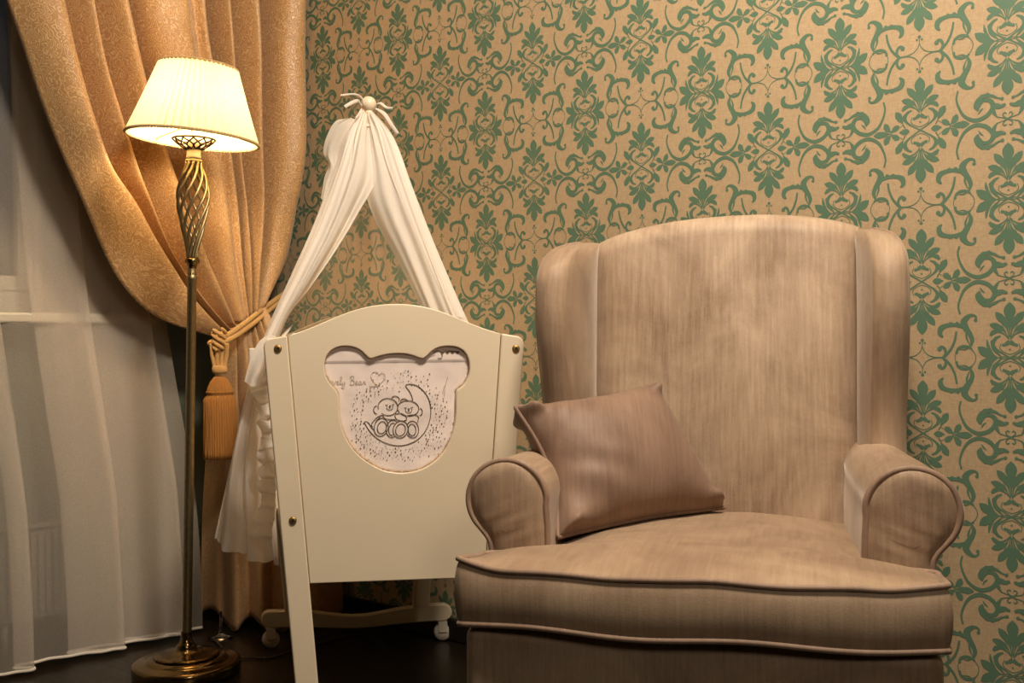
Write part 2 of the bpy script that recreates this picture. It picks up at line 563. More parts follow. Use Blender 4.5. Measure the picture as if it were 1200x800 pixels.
wb = MB()
room_box(wb, -.12, SL+.12, -.12, 0, -.02, HC)
nv0 = len(wb.v)
S0 = (Vector((.314, 2.6105, 0))-CORNER).dot(D)       # a column of wide medallions
Z0 = 1.5416
Wr, Pr = 2*UW/100*HALF, 2*HALF
k_ = HALF/100.0
EPS = .0003
for ci in range(-6, 9):
    for ri in range(-6, 4):
        cs, cz = S0+ci*Wr, Z0+ri*Pr
        if cs < -.2 or cs > 3.2 or cz < -.2 or cz > HC: continue
        for lift, a in full:
            ss = cs+a[:, 0]*k_; zz = cz+a[:, 1]*k_
            if ss.min() < .003 or ss.max() > SL-.003 or zz.min() < .01 or zz.max() > HC-.003: continue
            o = len(wb.v)
            for s_, z_ in zip(ss, zz):
                p = CORNER+D*s_+E*(EPS+lift)
                wb.v.append((p.x, p.y, z_))
            wb.f.append(list(range(o, o+len(a)))); wb.m.append(1)
me_w = wb.build('wall_back', [M_paper, M_green], sm=False, fix=False)
struct(me_w, 'wall papered in beige linen with a green damask print', 'wall')

# -- window wall with its opening
WT0, WT1, WZ0, WZ1 = .705, 2.35, .915, 2.25
ww_ = MB()
room_box(ww_, -.14, 0, 0, WT0, -.02, HC)
room_box(ww_, -.14, 0, WT1, TL, -.02, HC)
room_box(ww_, -.14, 0, WT0, WT1, -.02, WZ0)
room_box(ww_, -.14, 0, WT0, WT1, WZ1, HC)
struct(ww_.build('wall_left', M_plain, sm=False), 'plain grey green wall with the window in it behind the sheer curtain', 'wall')
b = MB(); room_box(b, SL, SL+.12, 0, TL, -.02, HC); struct(b.build('wall_right', M_plain, sm=False), 'plain wall on the right side outside the picture', 'wall')
b = MB(); room_box(b, -.12, SL+.12, TL, TL+.12, -.02, HC); struct(b.build('wall_front', M_plain, sm=False), 'plain wall behind the camera', 'wall')
b = MB(); room_box(b, -.12, SL+.12, -.12, TL+.12, -.12, 0)
struct(b.build('floor', M_floor, sm=False), 'very dark brown glossy plank floor', 'floor')
b = MB(); room_box(b, -.12, SL+.12, -.12, TL+.12, HC, HC+.1)
struct(b.build('ceiling', M_ceil, sm=False), 'cream ceiling above the picture', 'ceiling')
b = MB(); room_box(b, .001, SL, .001, .016, .001, .062)
struct(b.build('baseboard_back', M_base, sm=False, bevel=.004), 'black skirting board along the papered wall', 'skirting board')
b = MB(); room_box(b, .001, .016, .017, TL, .001, .062)
struct(b.build('baseboard_left', M_base, sm=False, bevel=.004), 'black skirting board along the window wall', 'skirting board')

# window: frame, sash, sill, glass
win = bpy.data.objects.new('window_1', None); COL.objects.link(win)
struct(win, 'white framed window dark with night behind the sheer curtain', 'window')
b = MB()
fw = .06
fs = .022
room_box(b, -.10, -.02, WT0+.001, WT0+fs, WZ0+.001, WZ1-.001)
room_box(b, -.10, -.02, WT1-fs, WT1-.001, WZ0+.001, WZ1-.001)
room_box(b, -.10, -.02, WT0+fs, WT1-fs, WZ0+.001, WZ0+fw)
room_box(b, -.10, -.02, WT0+fs, WT1-fs, WZ1-fw, WZ1-.001)
room_box(b, -.10, -.02, (WT0+WT1)/2-.04, (WT0+WT1)/2+.04, WZ0+fw, WZ1-fw)
b.build('window_frame', M_frame, win, sm=False, bevel=.004)
b = MB()
for a0, a1 in ((WT0+fs+.001, (WT0+WT1)/2-.041), ((WT0+WT1)/2+.041, WT1-fs-.001)):
    sw_ = .043
    room_box(b, -.085, -.03, a0, a0+sw_, WZ0+fw+.001, WZ1-fw-.001)
    room_box(b, -.085, -.03, a1-sw_, a1, WZ0+fw+.001, WZ1-fw-.001)
    room_box(b, -.085, -.03, a0+sw_, a1-sw_, WZ0+fw+.001, WZ0+fw+sw_)
    room_box(b, -.085, -.03, a0+sw_, a1-sw_, WZ1-fw-sw_, WZ1-fw-.001)
b.build('sash', M_frame, win, sm=False, bevel=.004)
b = MB()
for a0, a1 in ((WT0+fs+.04, (WT0+WT1)/2-.08), ((WT0+WT1)/2+.08, WT1-fs-.04)):
    room_box(b, -.062, -.056, a0, a1, WZ0+fw+.04, WZ1-fw-.04)
b.build('pane', M_glass, win, sm=False)
b = MB(); room_box(b, -.02, .11, .42, WT1+.06, .885, .914)
b.build('window_sill', M_frame, win, sm=False, bevel=.008)

# radiator under the window
rad = thing('radiator', 'ribbed grey radiator low on the wall behind the sheer curtain', 'radiator', RW(.06, 1.25, .09))
rt = bpy.data.objects
b = MB()
def RL(a, b_, c):
    return RW(a, b_, c)-RW(.06, 1.25, .09)
b.box((.035, .69, .09), (.075, 1.72, .335), M=RL)
b.build('body', M_rad, rad, sm=False, bevel=.008)
b = MB()
for i in range(49):
    t_ = .705+i*.0208
    b.box((.0751, t_, .11), (.083, t_+.011, .32), M=RL)
b.build('ribs', M_rad, rad, sm=False)
b = MB(); b.box((.03, .68, .336), (.088, 1.73, .347), M=RL)
b.build('top_grille', M_rad, rad, sm=False, bevel=.003)
for t_ in (.95, 1.57):
    b = MB(); b.box((.0005, t_, .13), (.0345, t_+.03, .30), M=RL); b.build('bracket', M_rad, rad, sm=False)
b = MB(); b.tube([RL(.055, .86, -.0 + .0005), RL(.055, .86, .0895)], .009); b.build('pipe', M_rad, rad)

# curtain rail on the ceiling (above the picture, carries both curtains)
b = MB(); room_box(b, .10, .30, .03, 2.9, HC-.045, HC-.0005)
tr = struct(b.build('trim_1', M_frame, sm=False, bevel=.004), 'white curtain rail fixed to the ceiling above the window', 'curtain rail')


def on_plane(x, y, q):
    """sight line of a measured point met with the plane parallel to the window wall, q metres off it -> (t, z)"""
    r = ray(x, y)
    den = r.x*D.x + r.y*D.y
    k = (q - (CAM-CORNER).x*D.x - (CAM-CORNER).y*D.y)/den
    p = CAM + r*k
    return (p-CORNER).dot(E), p.z


def on_floor(x, y, z=0.0):
    r = ray(x, y); k = (z-CAM.z)/r.z
    return CAM + r*k


# ------------------------------------------------------------------ sheer curtain
QS = .07
zz_x = [-190, -120, -135, -40, -58, 24, 8, 128, 74, 197, 131, 221]      # where the cloth turns back on itself, read at mid height
zz_q = [0, .035, -.02, .03, -.02, .03, -.01, .035, -.02, .035, -.02, .02]
kk = np.concatenate([[0], np.cumsum(np.abs(np.diff(zz_x)) + 14)])
tt_ = np.linspace(0, kk[-1], 190)
xs = hermite(kk, np.array(zz_x, float), tt_)
qs = hermite(kk, np.array(zz_q, float), tt_)
t_mid = np.array([on_plane(x, 600, QS+.11)[0] for x in xs])
zs = np.linspace(.018, HC-.05, 60)


def sheer_pt(i, z):
    sh = (z-.42)*.055*(1 if z > .42 else -.3)          # the folds spread a little towards the floor
    w = 1+.25*math.sin(3*z+i*.21)*.25
    top = smooth(1.6, 2.5, z)
    return RW(QS+.16*(1-smooth(0, 1.25, z))+qs[i]*w*(1-.3*top)+.004*math.sin(i*.9+z*5), t_mid[i]+sh, z)


b = MB()
b.grid([[sheer_pt(i, z+(.004*math.sin(i*.16) if z < .1 else 0)) for i in range(len(xs))] for z in zs])
sheer = thing('sheer_curtain', 'long white sheer curtain in folds in front of the dark window', 'curtain', RW(QS, .8, 0))
inv = sheer.matrix_world.inverted()


def local(mb, root):
    iv = root.matrix_world.inverted()
    mb.v = [tuple(iv @ Vector(p)) for p in mb.v]
    return mb


local(b, sheer).build('cloth', M_sheer, sheer, fix=False)
b = MB()
b.tube([sheer_pt(i, zs[0]+.004*math.sin(i*.16)) for i in range(len(xs))], .0042, 6)
local(b, sheer).build('hem', M_hem, sheer)

# ------------------------------------------------------------------ gold curtain
QG = .25
guides = [   # measured fold lines (px), depth of the fold (m, + towards the room)
    ([(6, 0), (27, 60), (45, 114), (69, 177), (95, 240), (117, 291), (138, 328), (168, 361), (197, 378), (228, 388), (258, 396)], .005),
    ([(32, 0), (50, 65), (72, 135), (98, 197), (122, 248), (145, 290), (170, 325), (196, 352), (222, 372), (258, 393)], .05),
    ([(54, 0), (72, 75), (93, 150), (112, 200), (143, 243), (168, 284), (190, 316), (216, 350), (258, 391)], .065),
    ([(59, 0), (78, 75), (99, 150), (119, 200), (151, 243), (177, 282), (200, 315), (223, 348), (259, 389)], -.030),
    ([(92, 0), (108, 78), (129, 150), (147, 205), (163, 243), (184, 290), (210, 330), (230, 355), (260, 387)], .055),
    ([(97, 0), (114, 78), (136, 150), (155, 205), (171, 243), (192, 290), (217, 328), (235, 352), (261, 385)], -.034),
    ([(128, 0), (145, 80), (168, 155), (190, 215), (208, 260), (226, 305), (243, 340), (263, 383)], .06),
    ([(156, 0), (168, 60), (181, 100), (204, 177), (217, 212), (232, 265), (247, 320), (265, 381)], -.045),
    ([(163, 0), (176, 60), (190, 100), (213, 172), (226, 210), (239, 265), (252, 320), (267, 380)], .02),
    ([(196, 0), (205, 60), (216, 110), (232, 172), (242, 215), (251, 265), (260, 320), (270, 378)], .06),
    ([(215, 0), (222, 50), (230, 100), (243, 165), (252, 215), (260, 265), (267, 320), (274, 376)], .03),
    ([(222, 0), (228, 50), (237, 100), (250, 165), (258, 215), (265, 265), (270, 320), (276, 375)], .055),
    ([(249, 0), (253, 60), (259, 120), (267, 180), (272, 240), (275, 300), (279, 373)], -.05),
    ([(257, 0), (261, 60), (266, 120), (273, 180), (278, 240), (280, 300), (283, 371)], .035),
    ([(271, 0), (274, 60), (277, 120), (282, 180), (285, 240), (286, 300), (286, 369)], -.03),
    ([(285, 0), (287, 60), (289, 120), (292, 180), (294, 240), (292, 300), (290, 367)], .055),
    ([(317, 0), (316, 60), (315, 120), (313, 180), (310, 240), (306, 300), (295, 365)], -.05),
    ([(323, 0), (322, 60), (321, 120), (319, 180), (316, 240), (310, 300), (298, 363)], .03),
    ([(340, 0), (341, 60), (340, 120), (338, 180), (333, 240), (325, 300), (304, 360)], .055),
    ([(355, 0), (357, 60), (357, 120), (353, 180), (348, 240), (340, 300), (309, 357)], -.01),
]
NV = 60
cols = []
for pl, dep in guides:
    dep = dep*2.6 if dep < 0 else dep*1.3
    c = cr([on_plane(x, y, QG) for x, y in pl], NV)       # from the top of the picture down to the tie
    cols.append((c, dep))
gk = [0]
for a, b_ in zip(cols[:-1], cols[1:]):
    gk.append(gk[-1]+max(.018, np.linalg.norm(a[0][8]-b_[0][8]))+.8*abs(a[1]-b_[1]))
gk = np.array(gk)
NU = 220
gu = np.linspace(0, gk[-1], NU)
rows, uvs = [], []
ntop = 22
for v in range(-ntop, NV):
    if v < 0:          # continued straight up to the rail
        f = -v/ntop
        tz = []
        for c, dep in cols:
            d0 = (c[0]-c[3]); d0 = d0/max(1e-6, d0[1])
            hz = (HC-.047)-c[0][1]
            tz.append((c[0][0]+d0[0]*hz*f*(1-.35*f), c[0][1]+hz*f, dep*(1-.2*f)))
        vv = 0.0
    else:
        vv = v/(NV-1)
        tz = [(c[v][0], c[v][1], dep*(1-.72*smooth(.45, 1, vv))) for c, dep in cols]
    tz = np.array(tz)
    t = hermite(gk, tz[:, 0], gu); z = hermite(gk, tz[:, 1], gu); q = hermite(gk, tz[:, 2], gu)
    bunch = smooth(.45, 1, vv)
    q = q + .045*bunch*np.sin(PI*gu/gk[-1])
    if v >= 0:
        q = q + np.array([.012*noise.noise(Vector((g*6, vv*3.0, 0))) for g in gu])
    rows.append([RW(QG+q[i], t[i], z[i]) for i in range(NU)])
    uvs.append([(g*1.0, 2.0-z[i]*.8) for i, g in enumerate(gu)])
TIE = rows[-1]
drape = thing('drape', 'gold jacquard curtain swept to the right and tied back beside the lamp', 'curtain', RW(QG, .4, 0))
b = MB(); b.grid(rows, uvs=uvs)
local(b, drape).build('swag', M_gold, drape, fix=False, solid=.002)
# the tail below the tie
bot = [(236, 715), (251, 718), (262, 722), (276, 726), (292, 728), (306, 730), (322, 729), (338, 727), (354, 723), (372, 720), (388, 719), (402, 717)]
bd = [0, .04, -.03, .05, -.03, .04, -.02, .05, -.04, .03, -.02, 0]
bt = np.array([on_floor(x, y, .03) for x, y in bot])
bt_t = np.array([(Vector(p)-CORNER).dot(E) for p in bt])
bt_q = np.array([(Vector(p)-CORNER).dot(D) for p in bt])
kb = np.linspace(0, gk[-1], len(bot))
tb = hermite(kb, bt_t, gu); qb = hermite(kb, bt_q, gu)
tb = tb+.5*hermite(kb, np.array(bd), gu)*np.sin(PI*gu/gk[-1]); qb = qb+.7*hermite(kb, np.array(bd), gu)*np.sin(PI*gu/gk[-1])
rows2, uv2 = [], []
NB = 46
tie_t = np.array([(p-CORNER).dot(E) for p in TIE]); tie_q = np.array([(p-CORNER).dot(D) for p in TIE]); tie_z = np.array([p.z for p in TIE])
for v in range(NB):
    f = v/(NB-1)
    e = 1-(1-f)**2.2
    t = tie_t*(1-e)+tb*e
    q = tie_q*(1-e)+qb*e
    z = tie_z*(1-f)+(.022+.02*np.sin(gu*7))*f
    rows2.append([RW(max(.02, q[i]), max(.022, t[i]), z[i]) for i in range(NU)])
    uv2.append([(g*1.0, 2.0-z[i]*.8) for i, g in enumerate(gu)])
b = MB(); b.grid(rows2, uvs=uv2)
local(b, drape).build('tail', M_gold, drape, fix=False, solid=.002)

# tieback: twisted rope round the curtain, tassel
tq = QG+.075


def pp(x, y, q):
    t, z = on_plane(x, y, q)
    return RW(q, t, z)


knot = pp(257, 399, tq+.03)
tb_ = thing('tieback', 'gold rope tieback with a big fringed tassel holding the curtain', 'tieback', knot)


def twisted(path, r, turns, mat, name, root, strands=3, n=420):
    c = cr([tuple(p) for p in path], n)
    t = np.gradient(c, axis=0); t /= np.linalg.norm(t, axis=1)[:, None]
    mb = MB()
    up = np.array([0, 0, 1.0])
    for s in range(strands):
        pth = []
        for i in range(n):
            sd = np.cross(t[i], up); sd /= max(1e-6, np.linalg.norm(sd)); u2 = np.cross(sd, t[i])
            a = 2*PI*(turns*i/(n-1)+s/strands)
            pth.append(c[i]+(sd*math.cos(a)+u2*math.sin(a))*r*.55)
        mb.tube(pth, r*.62, 7)
    return local(mb, root).build(name, mat, root)


hr = ray(350, 333)
hook = CAM+hr*((CORNER+E*.024-CAM).dot(E)/hr.dot(E))        # on the papered wall beside the curtain
twisted([pp(251, 404, tq), pp(257, 398, tq+.035), pp(272, 389, tq+.03), pp(290, 376, tq+.01), pp(309, 361, tq-.06), pp(330, 346, .22), hook], .0066, 44, M_rope, 'rope', tb_)
twisted([pp(254, 407, tq), pp(262, 401, tq+.04), pp(277, 393, tq+.03), pp(294, 381, tq+.01), pp(311, 367, tq-.06), pp(331, 350, .22), hook+Vector((0, 0, -.008))], .0066, 44, M_rope, 'rope', tb_)
twisted([pp(251, 404, tq), pp(246, 402, tq-.05), pp(262, 394, tq-.13), pp(300, 372, .12), hook+Vector((0, 0, -.004))], .0066, 40, M_rope, 'rope', tb_)
b = MB(); b.tube([hook+E*(-.0235), hook+E*.012, hook+E*.022+Vector((0, 0, .02))], .005, 8)
b.sphere(hook+E*.024+Vector((0, 0, .022)), .009, 8)
local(b, tb_).build('hook', M_brass, tb_)
# knot and hanging cords
b = MB()
for a in range(5):
    b.tube([knot+Vector((.018*math.cos(k*.35+a*1.3)*(1-.02*k), .016*math.sin(k*.35+a*1.3), .018-.0035*k+.004*a)) for k in range(14)], .0055, 7)
local(b, tb_).build('knot', M_rope, tb_)
tx = Vector((knot.x, knot.y, 0))
zt = lambda y: on_plane(257, y, tq+.03)[1]
z_ring, z_head, z_skirt0, z_skirt1 = zt(433), zt(440), zt(464), zt(537)
for k, dx in enumerate((-.022, -.008, .008, .022)):
    twisted([knot+Vector((dx, -.004*(k % 2), -.01)), tx+Vector((dx*.9, 0, (knot.z+z_ring)/2)), tx+Vector((dx*.55, 0, z_ring))], .0055, 8, M_rope, 'cord', tb_, n=60)
b = MB(); b.lathe([(.001, .012), (.018, .011), (.021, .004), (.021, -.004), (.018, -.010), (.001, -.012)], 24, c=(tx.x, tx.y, z_ring))
local(b, tb_).build('collar', M_rope, tb_)
hh = z_head-z_skirt0
rib = lambda r, z, a: r*(1+.03*math.sin(a*22))
b = MB(); b.lathe([(.004, 0), (.016, -.08*hh), (.026, -.3*hh), (.033, -.6*hh), (.036, -.8*hh), (.034, -1.0*hh), (.028, -1.12*hh)], 88, c=(tx.x, tx.y, z_head), fn=rib)
b.lathe([(.036, -.74*hh), (.0395, -.80*hh), (.036, -.87*hh)], 60, c=(tx.x, tx.y, z_head))
local(b, tb_).build('tassel_head', M_tassel, tb_)
b = MB(); hs_ = z_skirt0-z_skirt1
frg = lambda r, z, a: r*(1+.035*math.sin(a*41+z*9)+.03*math.sin(a*17-z*30))
b.lathe([(.02, .005), (.036, .002), (.043, -.06*hs_), (.0445, -.3*hs_), (.0445, -.6*hs_), (.045, -.9*hs_), (.045, -1.0*hs_), (.01, -.99*hs_)], 200, c=(tx.x, tx.y, z_skirt0), fn=frg)
local(b, tb_).build('tassel_fringe', M_tassel, tb_)

# ------------------------------------------------------------------ floor lamp
LD = 2.74
lp = P(219, 789, LD); lp.z = 0
lamp = thing('floor_lamp', 'tall antique brass floor lamp with a lit pleated cream shade', 'lamp', lp)
LEAN = math.radians(1.45)


def lean(p):
    x, y, z = p
    z0 = .045
    if z <= z0: return (x, y, z)
    c, s = math.cos(LEAN), math.sin(LEAN)
    return (x*c+(z-z0)*s, y, z0-x*s+(z-z0)*c)


def lb(mb): mb.v = [lean(p) for p in mb.v]; return mb


b = MB()
b.lathe([(.001, .0008), (.127, .001), (.1315, .004), (.1325, .012), (.1325, .026), (.130, .031), (.124, .0335), (.102, .0345), (.098, .0375), (.096, .0415),
         (.078, .0435), (.001, .0435)], 96)
b.build('base', M_brass, lamp)
b = MB()
b.lathe([(.076, .0435), (.079, .046), (.076, .0495), (.060, .0515), (.040, .0545), (.028, .060), (.024, .066), (.0255, .070), (.018, .076), (.0145, .088), (.0132, .104)], 96,
        fn=lambda r, z, a: r*(1+(.018*(1 if math.sin(a*48) > 0 else -1) if .045 < z < .048 else 0)))
b.build('base_dome', M_brass, lamp)
b = MB(); b.lathe([(.0118, .09), (.0115, .985), (.0132, .987), (.0135, .995), (.011, .999), (.011, 1.015)], 14); lb(b).build('pole', M_dbrass, lamp)
zc0, zc1 = 1.040, 1.282
b = MB(); b.lathe([(.011, .995), (.0105, 1.019), (.013, 1.027), (.018, 1.031), (.019, 1.035), (.017, 1.039), (.013, 1.043), (.001, 1.043)], 32)
lb(b).build('collar', M_brass, lamp)
cage_prof = lambda f: float(hermite(np.array([0, .12, .35, .62, .82, .95, 1.0]), np.array([.0110, .0145, .0275, .0385, .031, .019, .0180]), np.array([f]))[0])
for k in range(10):
    path = []
    for i in range(40):
        f = i/39; a = 2*PI*(k/10+.50*f)
        r = cage_prof(f)
        path.append((r*math.cos(a), r*math.sin(a), zc0+(zc1-zc0)*f))
    b = MB(); b.tube(path, .0038, 7); lb(b).build('cage_bar', M_dbrass, lamp)
b = MB(); b.lathe([(.001, zc1-.004), (.019, zc1-.003), (.0215, zc1+.001), (.020, zc1+.006), (.012, zc1+.008), (.001, zc1+.008)], 32); lb(b).build('cage_cap', M_dbrass, lamp)
b = MB(); b.lathe([(.0165, zc1+.008), (.0185, zc1+.010), (.0185, zc1+.014), (.017, zc1+.016), (.0172, zc1+.032), (.001, zc1+.032)], 32)
lb(b).build('candle_tube', M_cream, lamp)
# pierced dish
zd = zc1+.030
b = MB(); prof = [(.014, 0), (.020, .002), (.029, .007), (.038, .014), (.046, .021), (.053, .026)]
o = b.lathe([(.012, 0), (.020, .003)], 48, c=(0, 0, zd)); b.lathe([(.050, .0245), (.0545, .0265), (.0530, .0285)], 48, c=(0, 0, zd))
for k in range(12):
    a0 = 2*PI*k/12
    for sgn in (-1, 1):
        pth = []
        for i in range(12):
            f = i/11
            r = .019+.033*f; z = zd+.002+.024*f**1.3
            a = a0+sgn*.26*math.sin(PI*f*1.5)
            pth.append((r*math.cos(a), r*math.sin(a), z))
        b.tube(pth, .0022, 6)
lb(b).build('pierced_dish', simple('dark_bronze', srgb(74, 56, 38), .45, 1, .2, 80), lamp)
b = MB(); b.lathe([(.013, zd), (.0145, zd+.004), (.0145, zd+.05), (.001, zd+.052)], 24); lb(b).build('socket', M_cream, lamp)
# bulb
M_bulb = emit('bulb_glow', (1.0, .78, .50, 1), 190.0)
b = MB(); b.lathe([(.012, 0), (.013, .012), (.026, .04), (.031, .058), (.029, .074), (.018, .088), (.001, .092)], 24, c=(0, 0, zd+.052))
lb(b).build('bulb', M_bulb, lamp)
# shade, cocked a little to the right
SHT = math.radians(5.2)
sz0, sz1, sr0, sr1 = 1.337, 1.522, .160, .094
sc = Vector((.030, 0, sz0))


def sh(p):
    v = Vector((p[0], p[1], p[2]-sz0))
    v = Matrix.Rotation(SHT, 3, 'Y') @ v
    return tuple(v+sc)


m, nt, out = new_mat('pleated_shade_cloth'); q = N(nt)
tc = q('ShaderNodeTexCoord')
nz = q('ShaderNodeTexNoise', inp={'Vector': tc.outputs['Object'], 'Scale': 90.0})
cc = q.mix(nz.outputs[0], srgb(238, 218, 170), srgb(250, 234, 194))
df = q('ShaderNodeBsdfDiffuse', inp={'Color': cc}); tl = q('ShaderNodeBsdfTranslucent', inp={'Color': cc})
mx = q('ShaderNodeMixShader', inp={0: .17}); q.link(df.outputs[0], mx.inputs[1]); q.link(tl.outputs[0], mx.inputs[2])
q.link(mx.outputs[0], out.inputs[0])
M_shade = m
NP = 52
b = MB()
rows = []
for i in range(13):
    f = i/12
    r0 = sr0+(sr1-sr0)*f; z = sz0+(sz1-sz0)*f
    row = []
    for k in range(NP*8):
        a = 2*PI*k/(NP*8)
        s = (k % 8)/8.0
        ple = .0046*(abs(2*s-1)-.5)*2
        r = r0*(1-.012*math.sin(PI*f)) + ple*(.5+.5*r0/sr0)
        row.append(sh((r*math.cos(a), r*math.sin(a), z)))
    rows.append(row)
b.grid(rows, closeu=True)
shade = b.build('shade', M_shade, lamp, sm=False)
for (r, z, rr, nm) in ((sr0+.001, sz0+.002, .0034, 'lower_braid'), (sr1+.001, sz1-.002, .003, 'upper_braid')):
    b = MB()
    for s in range(2):
        b.tube([sh(((r+rr*.6*math.cos(60*a+PI*s))*math.cos(a), (r+rr*.6*math.cos(60*a+PI*s))*math.sin(a), z+rr*.6*math.sin(60*a+PI*s)))
                for a in np.linspace(0, 2*PI, 480, endpoint=False)], rr*.75, 6, closed=True)
    b.build(nm, M_trim, shade)
b = MB()
for k in range(3):
    a = 2*PI*k/3+.4
    b.tube([lean((.012*math.cos(a), .012*math.sin(a), zd+.045)), sh((.06*math.cos(a), .06*math.sin(a), sz0+.03)), sh((sr0*.955*math.cos(a), sr0*.955*math.sin(a), sz0+.012))], .0015, 6)
b.build('shade_carrier', M_dbrass, lamp)
# mains cord from the foot
pc = [on_floor(x, y, .0042) for x, y in ((250, 748), (266, 763), (282, 770), (296, 770), (312, 771), (330, 766), (352, 758), (380, 752), (420, 741))]
b = MB(); b.tube(cr([tuple(p) for p in pc], 60), .0030, 8)
local(b, lamp).build('mains_cord', simple('brown_cord', srgb(70, 54, 36), .25), lamp)

# little glass foot behind the lamp
gp = on_floor(259, 748, 0)
gl = thing('glass_stand', 'small clear glass foot with a thin stem on the dark floor behind the lamp', 'glass', gp)
b = MB(); b.lathe([(.001, .0008), (.033, .001), (.034, .003), (.020, .006), (.008, .012), (.0042, .022), (.0038, .05), (.0036, .075), (.001, .076)], 40)
b.build('foot', M_cglass, gl)

# ------------------------------------------------------------------ crib
PSI = math.radians(7.0)
CR = Vector((math.cos(PSI), math.sin(PSI), 0))      # along an end panel
CAX = Vector((-math.sin(math.radians(13.5)), math.cos(math.radians(13.5)), 0))   # along the crib's length
CN = P(463.5, 397, 2.14); CN.z = 0
LEN = .86
crib = thing('crib', 'white wooden crib on castors with a bear shaped cutout in its end panel', 'crib', CN)


def CL(u, w, z, rel=True):
    """crib coordinates: u across, w along the length from the near end, z up"""
    p = CR*u + CAX*w + Vector((0, 0, z))
    return p if rel else p+CN


def px2c(x, y, w=0.0):
    """measured point on the near end panel -> (u, z)"""
    r = ray(x, y)
    nrm = Vector((-CR.y, CR.x, 0))
    o = CN+CAX*w
    k = (o-CAM).dot(nrm)/r.dot(nrm)
    p = CAM+r*k
    return (p-o).dot(CR), p.z


def curve_plate(name, outline, holes, th, mat, M, parent, bev=.003):
    """flat board with holes: outline and holes in (u,z), front face at w=0, thickness th away from the viewer"""
    cu = bpy.data.curves.new(name, 'CURVE'); cu.dimensions = '2D'; cu.fill_mode = 'BOTH'
    cu.extrude = th/2-bev; cu.bevel_depth = bev; cu.bevel_resolution = 3
    cu.offset = -bev
    for pts in [outline]+holes:
        sp = cu.splines.new('POLY'); sp.points.add(len(pts)-1); sp.use_cyclic_u = True
        for q_, (u, z) in zip(sp.points, pts): q_.co = (u, z, 0, 1)
    tmp = bpy.data.objects.new(name+'_outline', cu); COL.objects.link(tmp)
    dg = bpy.context.evaluated_depsgraph_get()
    me = bpy.data.meshes.new_from_object(tmp.evaluated_get(dg))
    bpy.data.objects.remove(tmp); bpy.data.curves.remove(cu)
    for v in me.vertices:
        u, z, d = v.co
        v.co = M(u, d+th/2, z)
    me.materials.clear(); me.materials.append(mat)
    bm = bmesh.new(); bm.from_mesh(me); bmesh.ops.remove_doubles(bm, verts=bm.verts, dist=1e-5)
    bmesh.ops.recalc_face_normals(bm, faces=bm.faces); bm.to_mesh(me); bm.free()
    me.name = name
    o = bpy.data.objects.new(name, me); COL.objects.link(o); o.parent = parent
    for p in me.polygons: p.use_smooth = True
    k = o.modifiers.new('normals', 'WEIGHTED_NORMAL'); k.weight = 100; k.keep_sharp = False
    return o


# shape of the end: legs splay upwards, arched board between them
LZ, LT = .02, None
legL = [px2c(x, y) for x, y in ((311, 402), (340.5, 800), (368.5, 800), (337, 392))]
ztop = px2c(311, 396)[1]
uo_t, uo_b = .2535, .2535-.078*(ztop-.02)
leg_w = .045


def leg_poly(sg, zb):
    ut, ub = .2535, .2535-.079*(ztop-zb)
    r = .018
    pts = [(ub, zb), (ut, ztop-r)]
    pts += [(ut-r+r*math.cos(a), ztop-r+r*math.sin(a)) for a in np.linspace(.2, PI/2, 5)]
    pts += [(ut-leg_w, ztop+.0045), (ub-leg_w*.98, zb)]
    return [(sg*u, z) for u, z in pts]


arch_px = [(338, 391), (352, 387), (372, 379), (395, 369), (420, 360), (445, 355), (470, 354), (497, 357), (522, 364), (547, 374), (568, 382), (590, 388.5)]
arch = [px2c(x, y) for x, y in arch_px]
zpan = (px2c(346, 683)[1]+px2c(540, 678)[1])/2
uT = .2535-leg_w-.0008
uB = .2535-.079*(ztop-zpan)-leg_w*.985-.0008
arch_c = cr(arch, 60)
arch_c[:, 0] = arch_c[:, 0]-(arch_c[0, 0]+arch_c[-1, 0])/2
arch_c[:, 0] *= 2*uT/(arch_c[-1, 0]-arch_c[0, 0])
arch_c[:, 1] = (arch_c[:, 1]+arch_c[::-1, 1])/2
arch_c[:, 1] += (ztop+.0045)-arch_c[0, 1]
outline = [(-uB, zpan)]+[tuple(p) for p in arch_c]+[(uB, zpan)]
bear_px = [(450, 268), (455, 238), (470, 215), (493, 201), (520, 196), (552, 199), (578, 211), (597, 229), (612, 240), (640, 232), (670, 225), (702, 222), (735, 223),
           (765, 230), (795, 240), (812, 229), (830, 212), (858, 199), (888, 196), (918, 200), (943, 215), (958, 243), (962, 275), (956, 307), (940, 335), (918, 352),
           (914, 380), (914, 420), (908, 475), (893, 528), (866, 575), (828, 610), (785, 632), (735, 642), (700, 641), (655, 632), (610, 609), (570, 579), (535, 535),
           (514, 490), (503, 440), (501, 400), (499, 368), (490, 350), (470, 328), (455, 300)]
bear = [px2c(230+x/3, 340+y/3) for x, y in bear_px]
bear = [tuple(p) for p in cr(bear+[bear[0]], 150)[:-1]]
pan_near = curve_plate('end_panel', outline, [bear], .018, M_white, lambda u, d, z: CL(u, d-.001, z), crib, .0022)
pan_far = curve_plate('end_panel', outline, [], .018, M_white, lambda u, d, z: CL(u, LEN+d-.001, z), crib, .0022)
pan_far['label'] = 'far end panel without a cutout'
pan_near['label'] = 'near end panel with the bear shaped cutout'
ZLEG = .0975
for w in (0.0, LEN):
    for sg in (-1, 1):
        b = MB(); pl = leg_poly(sg, ZLEG)
        b.prism(pl, 0, .030, M=lambda x, y, z, w=w: CL(x, w-.004+y, z))
        b.build('leg', M_white, crib, sm=False, bevel=.0035)
